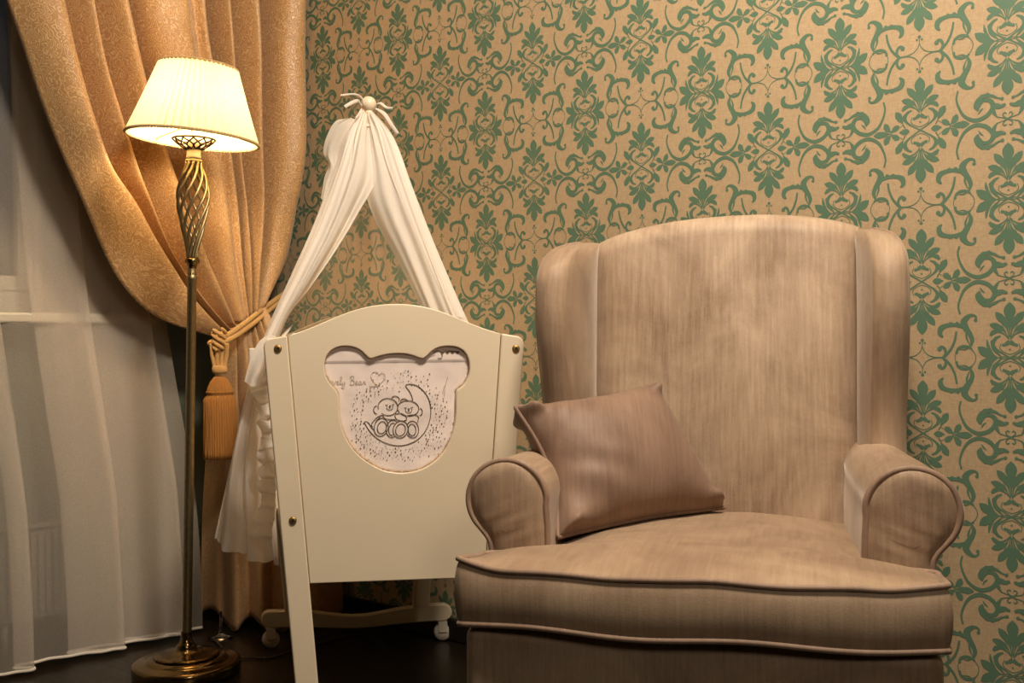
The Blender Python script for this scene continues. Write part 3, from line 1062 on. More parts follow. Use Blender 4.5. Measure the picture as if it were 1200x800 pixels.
# foot rails with castors
for w in (0.0, LEN):
    top, bot_ = [], []
    ub = .2535-.079*(ztop-.08)
    HW = .238
    for i in range(41):
        f = -1+2*i/40
        u = f*HW
        wave = .026*math.exp(-(f*1.9)**2*1.2)          # the rail dips in the middle
        top.append((u, .103-wave*.85))
        bot_.append((u, .057-wave*.42))
    r = .022
    endR = [(HW+.02*math.cos(a), .080+r*math.sin(a)) for a in np.linspace(-PI/2*.8, PI/2*.8, 7)]
    endL = [(-HW-.02*math.cos(a), .080+r*math.sin(a)) for a in np.linspace(PI/2*.8, -PI/2*.8, 7)]
    poly = bot_+endR+top[::-1]+endL
    b = MB(); n = len(poly)
    v = [CL(u, w-.003, z) for u, z in poly]+[CL(u, w+.025, z) for u, z in poly]
    bm = bmesh.new()
    vs = [bm.verts.new(p) for p in v]
    for i in range(n): bm.faces.new((vs[i], vs[n+i], vs[n+(i+1) % n], vs[(i+1) % n]))
    # strips across for the flat faces
    lo = list(range(41)); hi = [41+7+k for k in range(41)][::-1]
    for i in range(40):
        bm.faces.new((vs[lo[i]], vs[lo[i+1]], vs[hi[i+1]], vs[hi[i]])); bm.faces.new((vs[n+hi[i]], vs[n+hi[i+1]], vs[n+lo[i+1]], vs[n+lo[i]]))
    capR = [40]+[41+k for k in range(7)]+[48]; capL = [hi[0]]+[89+k for k in range(7)]+[0]
    for cap in (capR, capL):
        bm.faces.new([vs[i] for i in cap]); bm.faces.new([vs[n+i] for i in reversed(cap)])
    bmesh.ops.recalc_face_normals(bm, faces=bm.faces)
    me = bpy.data.meshes.new('foot_rail'); bm.to_mesh(me); bm.free(); me.materials.append(M_white)
    o = bpy.data.objects.new('foot_rail', me); COL.objects.link(o); o.parent = crib
    k = o.modifiers.new('bevel', 'BEVEL'); k.width = .004; k.segments = 3; k.limit_method = 'ANGLE'; k.angle_limit = .7
    for sg in (-1, 1):
        cu_ = sg*(HW-.006)
        b = MB()
        b.lathe([(.001, .0562), (.015, .0560), (.015, .0540), (.001, .0540)], 20, c=tuple(CL(cu_, w+.011, 0)))
        # fork
        for s2 in (-1, 1):
            c0 = CL(cu_, w+.011+s2*.0125, .0)
            b.box((-.012, -.0018, .026), (.012, .0018, .050), M=lambda x, y, z, c0=c0: c0+CR*x+CAX*y+Vector((0, 0, z)))
        b.box((-.012, -.0143, .0495), (.012, .0143, .0545), M=lambda x, y, z, c0=CL(cu_, w+.011, 0): c0+CR*x+CAX*y+Vector((0, 0, z)))
        ca = b.build('castor', M_plast, crib, sm=False)
        b = MB(); rows = []
        for (rr, yy) in [(.001, -.011), (.012, -.0115), (.014, -.010), (.021, -.0095), (.0232, -.006), (.0238, 0), (.0232, .006), (.021, .0095), (.014, .010), (.012, .0115), (.001, .011)]:
            c0 = CL(cu_-sg*.0, w+.011+yy, .0243)
            rows.append([c0+CR*(rr*math.cos(2*PI*k/32))+Vector((0, 0, rr*math.sin(2*PI*k/32))) for k in range(32)])
        b.grid(rows, closeu=True); b.build('wheel', M_plast, ca)
# bolts on the near end
for (x, y) in ((325.5, 408.5), (604, 408.5), (343, 609.5)):
    u, z = px2c(x, y)
    b = MB()
    rows = []
    for (rr, yy) in [(.0001, -.0072), (.0030, -.0072), (.0034, -.0072), (.0060, -.0072), (.0072, -.0060), (.0078, -.0042)]:
        c0 = CL(u, yy, z); rows.append([c0+CR*(rr*math.cos(2*PI*k/20))+Vector((0, 0, rr*math.sin(2*PI*k/20))) for k in range(20)])
    b.grid(rows, closeu=True); bo = b.build('bolt', M_bolt, crib)
    b = MB(); c0 = CL(u, -.0074, z)
    b.add([c0+CR*(.0036*math.cos(PI*k/3))+Vector((0, 0, .0036*math.sin(PI*k/3))) for k in range(6)]+[c0-CAX*-.0004+CR*(.0036*math.cos(PI*k/3))+Vector((0, 0, .0036*math.sin(PI*k/3))) for k in range(6)],
          [tuple(range(6)), tuple(range(6, 12))]+[(k, (k+1) % 6, 6+(k+1) % 6, 6+k) for k in range(6)])
    b.build('hex_socket', M_socket_shade, bo, sm=False)  # flat dark hexagon, the shade inside the socket put in as colour
# side rails and bars, floor of the crib
for sg in (-1, 1):
    ur = lambda z: sg*(.2535-.079*(ztop-z)-.014)
    for nm, z0, z1 in (('top_rail', .770, .810), ('bottom_rail', .345, .385)):
        b = MB()
        b.box((0, .0262, z0), (1, LEN-.0042, z1), M=lambda x, y, z: CL(ur(z)-.009+.018*x, y, z))
        b.build(nm, M_white, crib, sm=False, bevel=.004)
    for i in range(9):
        w = .07+i*(LEN-.12)/8.6
        b = MB()
        b.box((0, w, .3852), (1, w+.020, .7698), M=lambda x, y, z: CL(ur(z)-.005+.010*x, y, z))
        b.build('bar', M_white, crib, sm=False, bevel=.002)
b = MB()
b.box((-.185, .0265, .388), (.185, LEN-.006, .400), M=lambda x, y, z: CL(x, y, z))
b.build('bed_board', M_white, crib, sm=False)

# ------------------------------------------------------------------ printed bumper inside the near end
bw = .0200
bmp = thing('crib_bumper', 'pinkish white quilted crib bumper printed with two teddy bears on a moon', 'bumper', CN+CAX*bw+Vector((0, 0, .4012)))
BO = CAX*bw+Vector((0, 0, .4012))


BEAR = np.array(bear)


def hole_dist(u, z):
    """how far inside the bear shaped hole a point of the cushion lies"""
    x, y = BEAR[:, 0], BEAR[:, 1]; x2, y2 = np.roll(x, -1), np.roll(y, -1)
    u = u*(1-.079*(.83-z)/.25*.9)
    c = ((y > z) != (y2 > z)) & (u < (x2-x)*(z-y)/(y2-y+1e-12)+x)
    d = float(np.sqrt(((x-u)**2+(y-z)**2).min()))
    return d if c.sum() % 2 else -d


def BW(u, z):
    """front of the cushion: shallow puffs and creases"""
    d = -.010*math.sin(PI*(u+.2)/.4)**.5 if abs(u) < .2 else 0
    d += .0022*noise.noise(Vector((u*14, z*16, 1)))+.0012*noise.noise(Vector((u*40, z*34, 5)))
    zs_ = Zband
    d += -.0125*smooth(-.006, .004, hole_dist(u, z))
    if z > zs_: d += -.0026*smooth(zs_, zs_+.003, z)
    return d


Zband = px2c(450, 390+165/4.705)[1]
b = MB()
us = np.linspace(-.196, .196, 130); zv = np.linspace(.403, .846, 150)
fr, bk = [], []
for z in zv:
    e = min(1, (z-.403)/.02, (.846-z)/.02)
    fr.append([CL(u*(1-.079*(.83-z)/.25*.9), .011*1+BW(u, z)*max(0, e)**.5, z)-BO+CAX*bw for u in us])
    bk.append([CL(u*(1-.079*(.83-z)/.25*.9), .020, z)-BO+CAX*bw for u in us])
b.grid(fr); b.grid(bk[::-1])
b.grid([[fr[i][0] for i in range(len(zv))], [bk[i][0] for i in range(len(zv))]]); b.grid([[fr[i][-1] for i in range(len(zv))], [bk[i][-1] for i in range(len(zv))]])
b.grid([fr[-1], bk[-1]]); b.grid([fr[0], bk[0]])


def bpt(x, y, off=.0012):
    """point of the printed drawing (read from the close-up) on the bumper"""
    u, z = px2c(370+x/4.705, 390+y/4.705, bw+.003)
    us_ = u/(1-.079*(.83-z)/.25*.9)
    return CL(u, .011+BW(us_, z)-off, z)-BO+CAX*bw


def pline(pts, w, mi, n=None, closed=False):
    pts = list(pts)
    if closed: pts = pts+[pts[0]]
    n = n or max(6, len(pts)*5)
    c = cr(pts, n)
    t = np.gradient(c, axis=0); t /= np.maximum(1e-9, np.linalg.norm(t, axis=1))[:, None]
    nn = np.stack([-t[:, 1], t[:, 0]], 1)*w/2
    rows = [[bpt(*(c[i]+nn[i])), bpt(*(c[i]-nn[i]))] for i in range(n)]
    b.grid(rows, mi)


def ell(cx, cy, rx, ry, rot=0, a0=0, a1=2*PI, n=24):
    r = math.radians(rot)
    return [(cx+rx*math.cos(a)*math.cos(r)-ry*math.sin(a)*math.sin(r), cy+rx*math.cos(a)*math.sin(r)+ry*math.sin(a)*math.cos(r)) for a in np.linspace(a0, a1, n)]


LW = 4.4
# moon
pline([(495, 300), (490, 286), (508, 280), (545, 286), (585, 315), (615, 360), (628, 420), (622, 480), (600, 535), (560, 580), (510, 607), (450, 617), (390, 606), (335, 578), (295, 540), (272, 505), (264, 488), (275, 485), (290, 496), (303, 518), (318, 532)], LW, 1, 110)
pline([(495, 300), (512, 322), (524, 350), (528, 372)], LW, 1)
# heads
pline(ell(393, 405, 54, 47, 5, -3.5, 2.2), LW, 1, 40)
pline(ell(503, 412, 58, 42, 5, -3.8, 2.2), LW, 1, 40)
pline(ell(434, 362, 21, 16, 10, PI*1.05, PI*2.1), LW, 1); pline(ell(333, 421, 18, 22, 0, PI*.5, PI*1.5), LW, 1)
pline(ell(480, 374, 18, 14, 0, PI*1.0, PI*2.0), LW, 1); pline(ell(566, 432, 15, 20, 0, -PI*.5, PI*.5), LW, 1)
for (x, y) in ((403, 404), (506, 420)):
    pline(ell(x, y+3, 17, 15, 0, -.5, PI+.5), 3.2, 1, 30)
    pline([(x-5, y-4), (x, y-6), (x+5, y-4), (x, y-1), (x-5, y-4)], 4, 1, 14)
    pline([(x, y-2), (x, y+5), (x-6, y+9)], 3, 1); pline([(x, y+5), (x+6, y+9)], 3, 1)
    pline([(x-24, y-13), (x-17, y-8), (x-11, y-13)], 3.5, 1); pline([(x+11, y-14), (x+18, y-10), (x+24, y-17)], 3.5, 1)
# bodies and arms
pline([(372, 452), (345, 455), (318, 478), (302, 503), (310, 515)], LW, 1); pline([(365, 455), (380, 470), (432, 474)], LW, 1)
pline([(432, 445), (462, 440), (490, 455), (494, 475), (470, 482), (438, 470), (430, 450)], LW, 1)
pline([(500, 452), (540, 448), (560, 460), (555, 490)], LW, 1); pline([(352, 458), (330, 480), (322, 500)], 3.5, 1)
# feet
pline(ell(356, 516, 38, 50, 14), LW, 1, 40); pline(ell(360, 518, 24, 34, 14), LW, 1, 34)
pline(ell(418, 524, 34, 48, 10, 1.0, 5.2), LW, 1, 34); pline(ell(418, 526, 20, 34, 10, 1.2, 5.0), LW, 1, 30)
pline(ell(462, 528, 40, 48, 18), LW, 1, 40); pline(ell(462, 530, 26, 34, 18), LW, 1, 34)
pline(ell(527, 528, 34, 46, -4, -2.4, 2.6), LW, 1, 40); pline(ell(525, 530, 21, 32, -4), LW, 1, 34)
# sprinkled dots
rd = random.Random(5)
cnt = 0
pts_d = []
while cnt < 300:
    a = rd.uniform(0, 2*PI); rr = rd.gauss(215, 45)
    x, y = 450+rr*math.cos(a)*1.02, 462+rr*math.sin(a)*.98
    if not (185 < x < 720 and 205 < y < 700): continue
    dm = math.hypot((x-450)/185, (y-450)/172)
    if dm < 1.02 and not (x < 480 and y < 380 and math.hypot((x-400)/90, (y-430)/95) > 1.15): continue
    if x < 300 and y < 300: continue
    if any((x-X)**2+(y-Y)**2 < 150 for X, Y in pts_d): continue
    pts_d.append((x, y))
    sz = rd.choice((1.8, 2.2, 2.6, 3.2, 4))
    b.grid([[bpt(x+sz*math.cos(q_)*k, y+sz*math.sin(q_)*k) for q_ in np.linspace(0, 2*PI, 9)] for k in (.01, 1)], 1)
    cnt += 1
# handwriting, pale
def script(strokes, ox, oy, s):
    for st in strokes: pline([(ox+x*s, oy+y*s) for x, y in st], 4.2, 2, 26 if len(st) > 4 else 14)
LO = {'L': [[(14, -2), (10, -20), (2, -26), (0, -16), (6, 0), (4, 10), (-3, 14), (6, 12), (18, 16)]],
      'o': [[(8, -2), (2, 2), (1, 10), (6, 14), (11, 8), (8, -2), (16, 1)]],
      'v': [[(0, 0), (4, 13), (8, 12), (11, -1), (16, 1)]],
      'e': [[(0, 8), (8, 4), (8, -2), (3, -1), (1, 8), (5, 14), (13, 9)]],
      'l': [[(0, 10), (8, -8), (8, -22), (4, -20), (3, 4), (6, 14), (12, 9)]],
      'y': [[(0, 0), (2, 11), (7, 12), (11, 0)], [(11, 0), (10, 18), (4, 30), (-2, 26), (4, 17), (16, 8)]],
      'B': [[(4, -22), (3, -4), (0, 14)], [(-2, -18), (8, -26), (16, -20), (12, -10), (4, -6)], [(4, -6), (16, -4), (17, 8), (8, 15), (-3, 12)]],
      'a': [[(10, 0), (3, 0), (0, 9), (5, 14), (10, 5), (10, 0), (11, 12), (17, 9)]],
      'r': [[(0, 10), (4, -2), (6, 2), (11, 1), (10, 10), (15, 12)]]}
x0 = 52
for ch, adv in (('L', 20), ('o', 17), ('v', 17), ('e', 15), ('l', 12), ('y', 26), (' ', 14), ('B', 24), ('e', 17), ('a', 20), ('r', 17)):
    if ch in LO: script(LO[ch], x0, 266, 1.22)
    x0 += adv*1.12
pline([(330, 285), (310, 262), (300, 238), (312, 216), (334, 215), (345, 232), (352, 222), (370, 222), (378, 240), (366, 262), (335, 288), (322, 292)], 3.4, 2, 50)
pline([(290, 292), (310, 292), (345, 290)], 4, 2)
# little bows printed near the right ear
for k in range(4):
    x = 690+k*28
    pline([(x-10, 102), (x, 112), (x+10, 102), (x, 107), (x-10, 102)], 4, 1, 20)
pline([(640, 108), (662, 98), (690, 104), (720, 100), (780, 102)], 4, 1, 20); pline([(684, 110), (690, 125), (680, 140), (665, 138)], 4, 1, 16)
pline([(722, 240), (714, 270), (706, 300), (702, 340), (696, 372)], 5, 2, 24); pline([(712, 280), (700, 300), (694, 330)], 4, 2, 12)  # faint grey print with the shading of a fold drawn in
pline([(585, 170), (620, 130), (650, 118)], 3, 2, 14)
b.build('cushion', [M_cotton, M_ink, M_grey_print_shade], bmp, fix=False)
bmp.children[0].data.name = 'cushion'

# ------------------------------------------------------------------ canopy
VZ = 2.56
ballp = P(432, 122, VZ)
# pole: clamped to the left side rail, curving over the crib, ball on top
side = CL(-.262, .43, .69, rel=False)
pole = thing('canopy_pole', 'white canopy pole with a round ball finial rising behind the veil', 'pole', CL(-.262, .43, .36, rel=False))
b = MB()
dv = ballp-side
pth = cr([tuple(CL(-.262+.004, .43, .36, rel=False)), tuple(side+Vector((0, 0, .0))), tuple(side+dv*.30+Vector((-.012, 0, .03))), tuple(side+dv*.62+Vector((-.006, 0, .02))), tuple(ballp-Vector((.006, 0, .03))), tuple(ballp)], 60)
b.tube(pth, .0055, 10); local(b, pole).build('tube', M_white, pole)
b = MB(); b.sphere(ballp, .0182, 16); b.lathe([(.001, -.026), (.010, -.025), (.011, -.019), (.007, -.014)], 20, c=tuple(ballp))
local(b, pole).build('ball_finial', M_white, pole)
b = MB()
rc = P(427, 150, VZ)
b.tube([rc+Vector((.030*math.cos(a), .022*math.sin(a), .0035*math.cos(a))) for a in np.linspace(0, 2*PI, 36, endpoint=False)], .0032, 8, closed=True)
b.tube([rc+Vector((-.030, 0, 0)), rc+Vector((-.010, 0, .02)), ballp-Vector((.004, 0, .02))], .0028, 8)
local(b, pole).build('ring', M_white, pole)
b = MB()
cb = CL(-.262, .43, .785, rel=False)
b.box((-.014, -.016, -.035), (.010, .016, .030), M=lambda x, y, z: CL(-.262+x, .43+y, .785+z, rel=False)+Vector((-.006, 0, 0)))
local(b, pole).build('clamp', M_plast, pole, sm=False, bevel=.003)

veil = thing('canopy_veil', 'white sheer canopy veil gathered at the ball and draped over both sides of the crib', 'canopy', Vector((ballp.x, ballp.y, .33)))


def sheet(name, edges, mat, folds, amp, nu=60, nv=70, seed=0, frill=None):
    """cloth between measured edge lines; edges: list of ([(x,y,depth)...]) from outer to inner; folds across"""
    cs = [cr([tuple(P(x, y, d)) for x, y, d in e], nv) for e in edges]
    k = np.linspace(0, 1, len(cs))
    uu = np.linspace(0, 1, nu)
    rows = []
    for v in range(nv):
        col = np.array([c[v] for c in cs])
        pts = hermite(k, col, uu)
        f = v/(nv-1)
        a = amp(f) if callable(amp) else amp
        for i, u in enumerate(uu):
            ph = 2*PI*folds*u+seed+.8*math.sin(3*f+seed)
            pts[i, 1] += a*math.sin(ph)+a*.4*math.sin(2.3*ph+1)
            pts[i, 0] += .25*a*math.cos(ph)
        rows.append([tuple(p) for p in pts])
    mb = MB(); mb.grid(rows)
    return local(mb, veil).build(name, mat, veil, fix=False)


d0 = VZ
# left drape, down to the crib rail then hanging outside the crib
outer = [(424, 128, d0), (408, 150, d0-.01), (392, 195, d0-.03), (367, 262, d0-.06), (341, 320, d0-.09), (318, 370, d0-.11), (300, 415, d0-.12), (284, 470, d0-.14), (266, 545, d0-.16), (246, 632, d0-.18)]
mid = [(428, 132, d0-.02), (421, 160, d0-.04), (412, 205, d0-.07), (390, 265, d0-.10), (362, 320, d0-.13), (334, 370, d0-.15), (312, 420, d0-.17), (298, 480, d0-.18), (288, 550, d0-.19), (288, 652, d0-.20)]
inner = [(431, 134, d0-.01), (436, 165, d0-.02), (441, 208, d0-.03), (420, 250, d0-.05), (393, 295, d0-.07), (362, 340, d0-.09), (330, 385, d0-.10), (321, 470, d0-.10), (322, 550, d0-.10), (330, 662, d0-.10)]
sheet('left_drape', [outer, mid, inner], M_veil, 2.6, lambda f: .004+.020*f*f, 70, 90, .4)
# second layer, narrower, makes the light band along the outer edge
o2 = [(x+2, y, d-.012) for x, y, d in outer[:7]]
i2 = [(x*.62+X*.38, y*.62+Y*.38, d-.03) for (x, y, d), (X, Y, D_) in zip(outer[:7], inner[:7])]
sheet('left_border', [o2, i2], M_veil, 1.2, .004, 20, 70, 2)
# embroidered frill with a wavy edge down the hanging part
fo = [(300, 413, d0-.21), (293, 440, d0-.22), (300, 470, d0-.22), (304, 520, d0-.23), (303, 580, d0-.235), (297, 625, d0-.24)]
fi = [(318, 412, d0-.21), (313, 440, d0-.225), (316, 470, d0-.225), (321, 520, d0-.235), (323, 580, d0-.24), (318, 640, d0-.24)]
cs0, cs1 = cr([tuple(P(*p)) for p in fo], 90), cr([tuple(P(*p)) for p in fi], 90)
rows = []
for v in range(90):
    r = []
    for i in range(14):
        u = i/13
        p = cs0[v]*(1-u)+cs1[v]*u
        wv = math.sin(v*.62+2*math.sin(v*.21))
        r.append((p[0]+.006*wv*(1-u)+.003*noise.noise(Vector((v*.4, u*3, 2))), p[1]+.006*wv*(.3+u*.7)+.003*math.sin(v*1.3+u*4), p[2]+.004*math.sin(v*.9+u*5)))
    rows.append(r)
mb = MB(); mb.grid(rows); local(mb, veil).build('frill', M_frill, veil, fix=False)
# turned-down corner at the rail
fl = [[(286, 447, d0-.23), (293, 422, d0-.23), (303, 400, d0-.215), (316, 391, d0-.20)], [(300, 452, d0-.235), (309, 430, d0-.235), (318, 408, d0-.225), (330, 396, d0-.205)],
      [(314, 430, d0-.225), (318, 415, d0-.22), (326, 398, d0-.21), (344, 380, d0-.16)]]
sheet('turned_corner', fl, M_frill, 1.5, .004, 24, 24, 1)
# right drape
ro = [(436, 130, d0), (449, 143, d0), (464, 166, d0-.01), (482, 215, d0-.02), (505, 275, d0-.02), (527, 328, d0-.02), (546, 372, d0-.02), (566, 415, d0), (572, 520, d0+.02)]
rm = [(433, 132, d0-.02), (442, 158, d0-.03), (455, 195, d0-.04), (468, 240, d0-.05), (486, 285, d0-.05), (502, 325, d0-.05), (520, 368, d0-.05), (540, 410, d0-.04), (548, 520, d0)]
ri = [(430, 134, d0-.01), (431, 168, d0-.02), (428, 225, d0-.03), (441, 262, d0-.03), (462, 300, d0-.03), (480, 335, d0-.03), (496, 368, d0-.03), (515, 410, d0-.02), (525, 520, d0)]
sheet('right_drape', [ro, rm, ri], M_veil, 1.9, lambda f: .004+.008*f, 60, 80, 1.1)
o3 = [(x-1, y, d-.016) for x, y, d in ro[:7]]
i3 = [(x*.66+X*.34, y*.66+Y*.34, d-.03) for (x, y, d), (X, Y, D_) in zip(ro[:7], ri[:7])]
sheet('right_border', [o3, i3], M_veil, 1.0, .003, 20, 70, 2)
# thin back sheet
sheet('back_sheet', [[(420, 140, d0+.06), (385, 230, d0+.12), (345, 330, d0+.18), (318, 400, d0+.22)], [(432, 140, d0+.08), (430, 230, d0+.16), (420, 330, d0+.22), (410, 420, d0+.25)],
                     [(442, 140, d0+.06), (470, 230, d0+.12), (500, 330, d0+.18), (520, 400, d0+.22)]], M_veil_thin, 3, .01, 50, 50, 1)
# puff at the upper left and ribbon bow at the ball
sheet('side_ruffle', [[(407, 138, d0), (393, 141, d0), (385, 152, d0), (379, 168, d0), (378, 180, d0), (384, 192, d0-.01), (379, 208, d0-.01), (375, 232, d0-.02)],
                      [(418, 140, d0-.02), (411, 154, d0-.03), (405, 168, d0-.03), (401, 182, d0-.03), (398, 198, d0-.04), (393, 214, d0-.04), (384, 238, d0-.05)]], M_frill, 1.5, .006, 16, 50, 0)


def ribbon(pts, w, name):
    c = cr([tuple(P(x, y, d)) for x, y, d in pts], 30)
    rows = []
    for i in range(30):
        f = i/29
        t = c[min(29, i+1)]-c[max(0, i-1)]; t /= np.linalg.norm(t)
        sd = np.cross(t, np.array([0, 1.0, 0])); sd /= np.linalg.norm(sd)
        sd = sd*.8+np.array([0, .45*math.sin(f*3+1), 0])
        ww = w*(.45+.55*smooth(0, .35, f))
        rows.append([tuple(c[i]-sd*ww/2), tuple(c[i]), tuple(c[i]+sd*ww/2)])
    mb = MB(); mb.grid(rows); local(mb, veil).build(name, M_frill, veil, fix=False, solid=.0006)


dr = d0-.022
ribbon([(427, 124, dr), (424, 115, dr), (416, 110.5, dr-.01), (399, 111.5, dr-.015)], .0055, 'ribbon_tail')
ribbon([(424, 124, dr), (419, 118.5, dr-.01), (411, 121, dr-.02), (404, 125, dr-.025)], .010, 'ribbon_loop')
ribbon([(441, 122, dr), (446, 121, dr-.005), (453, 126, dr-.01), (460, 127, dr-.015)], .0075, 'ribbon_loop')
ribbon([(440, 127, dr), (450, 133, dr-.005), (458, 145, dr-.01), (466, 157, dr-.01)], .011, 'ribbon_tail')
ribbon([(424, 127, dr), (421, 133, dr-.01), (417, 138, dr-.015)], .006, 'ribbon_tail')
# sheet inside the crib showing above the rail, and the bedding edge hanging below the frame

# ------------------------------------------------------------------ armchair
PHI = math.radians(15.5)
CC = Vector((.243, 1.521, 0))
chair = thing('armchair', 'taupe velvet wingback armchair with rolled arms in front of the papered wall', 'armchair', CC, -PHI)


def bridge(mb, loops, mi=0):
    mb.grid(loops, mi, closeu=True)


# seat cushion, T-shaped
def hw(l): return .336-.097*smooth(.125, .168, l)


lys = list(np.linspace(0, .11, 12))+list(np.linspace(.12, .175, 14))+list(np.linspace(.19, .585, 24))
us = [math.copysign(abs(k)**.8, k) for k in np.linspace(-1, 1, 61)]


def bowf(u, l): return -.022*(1-abs(u)**2.2)*max(0, 1-l/.25)


def ztop_e(u, l):
    dip = -.004*math.exp(-((abs(u)-.80)/.12)**2)*max(0, 1-l/.1)
    return .4915+(.010 if u > 0 else .017)*abs(u)**6*max(0, 1-l/.1)-.012*l/.585+dip+.0015*math.sin(u*9+1)*max(0, 1-l/.1)


def ctop(u, l):
    c = .031*(1-abs(u)**3)*min(1, (l+.002)/.26)**.55*min(1, (.60-l)/.12)**.5
    lip = .006*(1-u**8)*min(1, l/.05)**.6*(1 if l < .12 else 1-smooth(.12, .3, l))
    return ztop_e(u, l)+c+lip+.0025*noise.noise(Vector((u*4, l*9, 3)))*(1-abs(u)**6)


zb_ = .4135
b = MB()
top = [[(u*hw(l), l+bowf(u, l), ctop(u, l)) for u in us] for l in lys]
botm = [[(u*hw(l), l+bowf(u, l), zb_+.003*math.sin(u*7)*max(0, 1-l/.1)) for u in us] for l in lys]
b.grid(top); b.grid(botm[::-1])


def rim(g): return g[0]+[r[-1] for r in g[1:]]+g[-1][::-1][1:]+[r[0] for r in g[::-1][1:-1]]


rt_, rb_ = rim(top), rim(botm)
nr_ = len(rt_)
nrm = []
for i in range(nr_):
    dx, dy = rt_[(i+1) % nr_][0]-rt_[i-1][0], rt_[(i+1) % nr_][1]-rt_[i-1][1]
    L_ = math.hypot(dx, dy) or 1
    nrm.append((dy/L_, -dx/L_))
loops = []
for j in range(9):
    f = j/8
    bl = .009*math.sin(PI*f)**.6
    loops.append([(rt_[i][0]*(1-f)+rb_[i][0]*f+nrm[i][0]*bl, rt_[i][1]*(1-f)+rb_[i][1]*f+nrm[i][1]*bl, rt_[i][2]*(1-f)+rb_[i][2]*f) for i in range(nr_)])
b.grid(loops, closeu=True)
cush = b.build('seat_cushion', M_velvet_s, chair)
for lp_, nm in ((rt_, 'piping'), (rb_, 'piping')):
    b = MB()
    b.tube([(p[0]+nrm[i][0]*.002, p[1]+nrm[i][1]*.002, p[2]+(.001 if lp_ is rt_ else 0)) for i, p in enumerate(lp_)], .0047, 8, closed=True)
    b.build(nm, M_pipe, cush)

# base with apron
b = MB()
b.box((-.334, .006, .075), (.334, .66, .4085))
base = b.build('base', M_velvet, chair, sm=True, bevel=.022, seg=5)
for sx in (-1, 1):
    for y in (.06, .61):
        b = MB()
        b.lathe([(.001, .0005), (.014, .0006), (.017, .004), (.024, .06), (.026, .0745), (.001, .0745)], 20, c=(sx*.275, y, 0))
        b.build('leg', simple('dark_turned_wood', srgb(50, 32, 20), .35) if sx == -1 and y < .1 else bpy.data.materials['dark_turned_wood'], chair)

# back
def back_pt(u, s):
    """s 0..1 up the front, over the top roll and down behind"""
    zt = 1.068-.034*abs(u)**2.3+.008*u
    R = .042
    bul = .026*(1-u*u)*1.0
    edge = .036*abs(u)**9
    if s < .62:
        f = s/.62
        z = .43+(zt-R-.43)*f
        y = .560+.062*f-bul*math.sin(PI*min(1, f*.62+.28))**1.2+edge
    elif s < .80:
        a = (s-.62)/.18*PI
        y0 = .560+.062-bul*math.sin(PI*.9)**1.2+edge
        z = zt-R+R*math.sin(a); y = y0+R*(1-math.cos(a))*1.15
    else:
        f = (s-.80)/.20
        z = zt-R-(zt-R-.10)*f
        y = .622+2.3*R-bul*.309**1.2*(1-f)+edge*(1-f)-.035*f
    return (u*.256, y, z)


b = MB()
ub = np.linspace(-1, 1, 49)
b.grid([[back_pt(u, s) for u in ub] for s in np.linspace(0, 1, 110)])
b.build('back', M_velvet_b, chair)

# wings
for sx in (-1, 1):
    S_ = np.array([.253, .672]); T_ = np.array([.268, .452])
    ax = (T_-S_)/np.linalg.norm(T_-S_); LWG = np.linalg.norm(T_-S_)
    pn = np.array([ax[1]*-1, ax[0]])*1.0        # outward / rearward normal
    if pn[0] < 0: pn = -pn
    rows = []
    zl = list(np.linspace(.56, .92, 26))+[.92+(.104 if sx < 0 else .112)*math.sin(a) for a in np.linspace(.08, PI/2, 18)]
    edge_pts = []
    for z in zl:
        if z < .92: e = .66+.34*smooth(.62, .90, z); th = .060
        else:
            k = (z-.92)/(.104 if sx < 0 else .112)
            e = max(.02, (1-k**2.4)**(1/2.0))*.80+.20*(1-k**6); th = .060*max(.06, (1-k**4)**.5)
        row = []
        Lz = LWG*e
        lean_ = (.62-.57)*(z-.6)/.4-.045
        # inner face from seam to tip, rounded tip, outer face back to the rear
        for f in np.linspace(0, 1, 14):
            p = S_+ax*(Lz*f)-pn*(.012*math.sin(PI*f)*min(1, th/.05)); row.append(p)
        tip = S_+ax*Lz
        for a in np.linspace(.25, PI-.25, 9):
            row.append(tip+pn*(th*.5-th*.5*math.cos(a))+ax*(th*.40*math.sin(a)))
        for f in np.linspace(1, 0, 10):
            row.append(S_+ax*(Lz*f)+pn*(th+.02*(1-f)))
        row.append(S_-ax*.05+pn*.06*min(1, th/.03)); row.append(S_-ax*.045)
        rows.append([(sx*p[0], p[1]+lean_, z) for p in row])
        edge_pts.append((sx*(tip+pn*th*.96+ax*.002)[0], (tip+pn*th*.96+ax*.002)[1]+lean_, z))
    b = MB(); b.grid(rows, closeu=True)
    n_ = len(rows[-1]); o_ = len(b.v)-n_
    b.f.append(list(range(o_, o_+n_))); b.m.append(0)
    w_ = b.build('wing', M_velvet, chair)
    b = MB(); b.tube(edge_pts[:-3], .0042, 8); b.build('piping', M_pipe, w_)

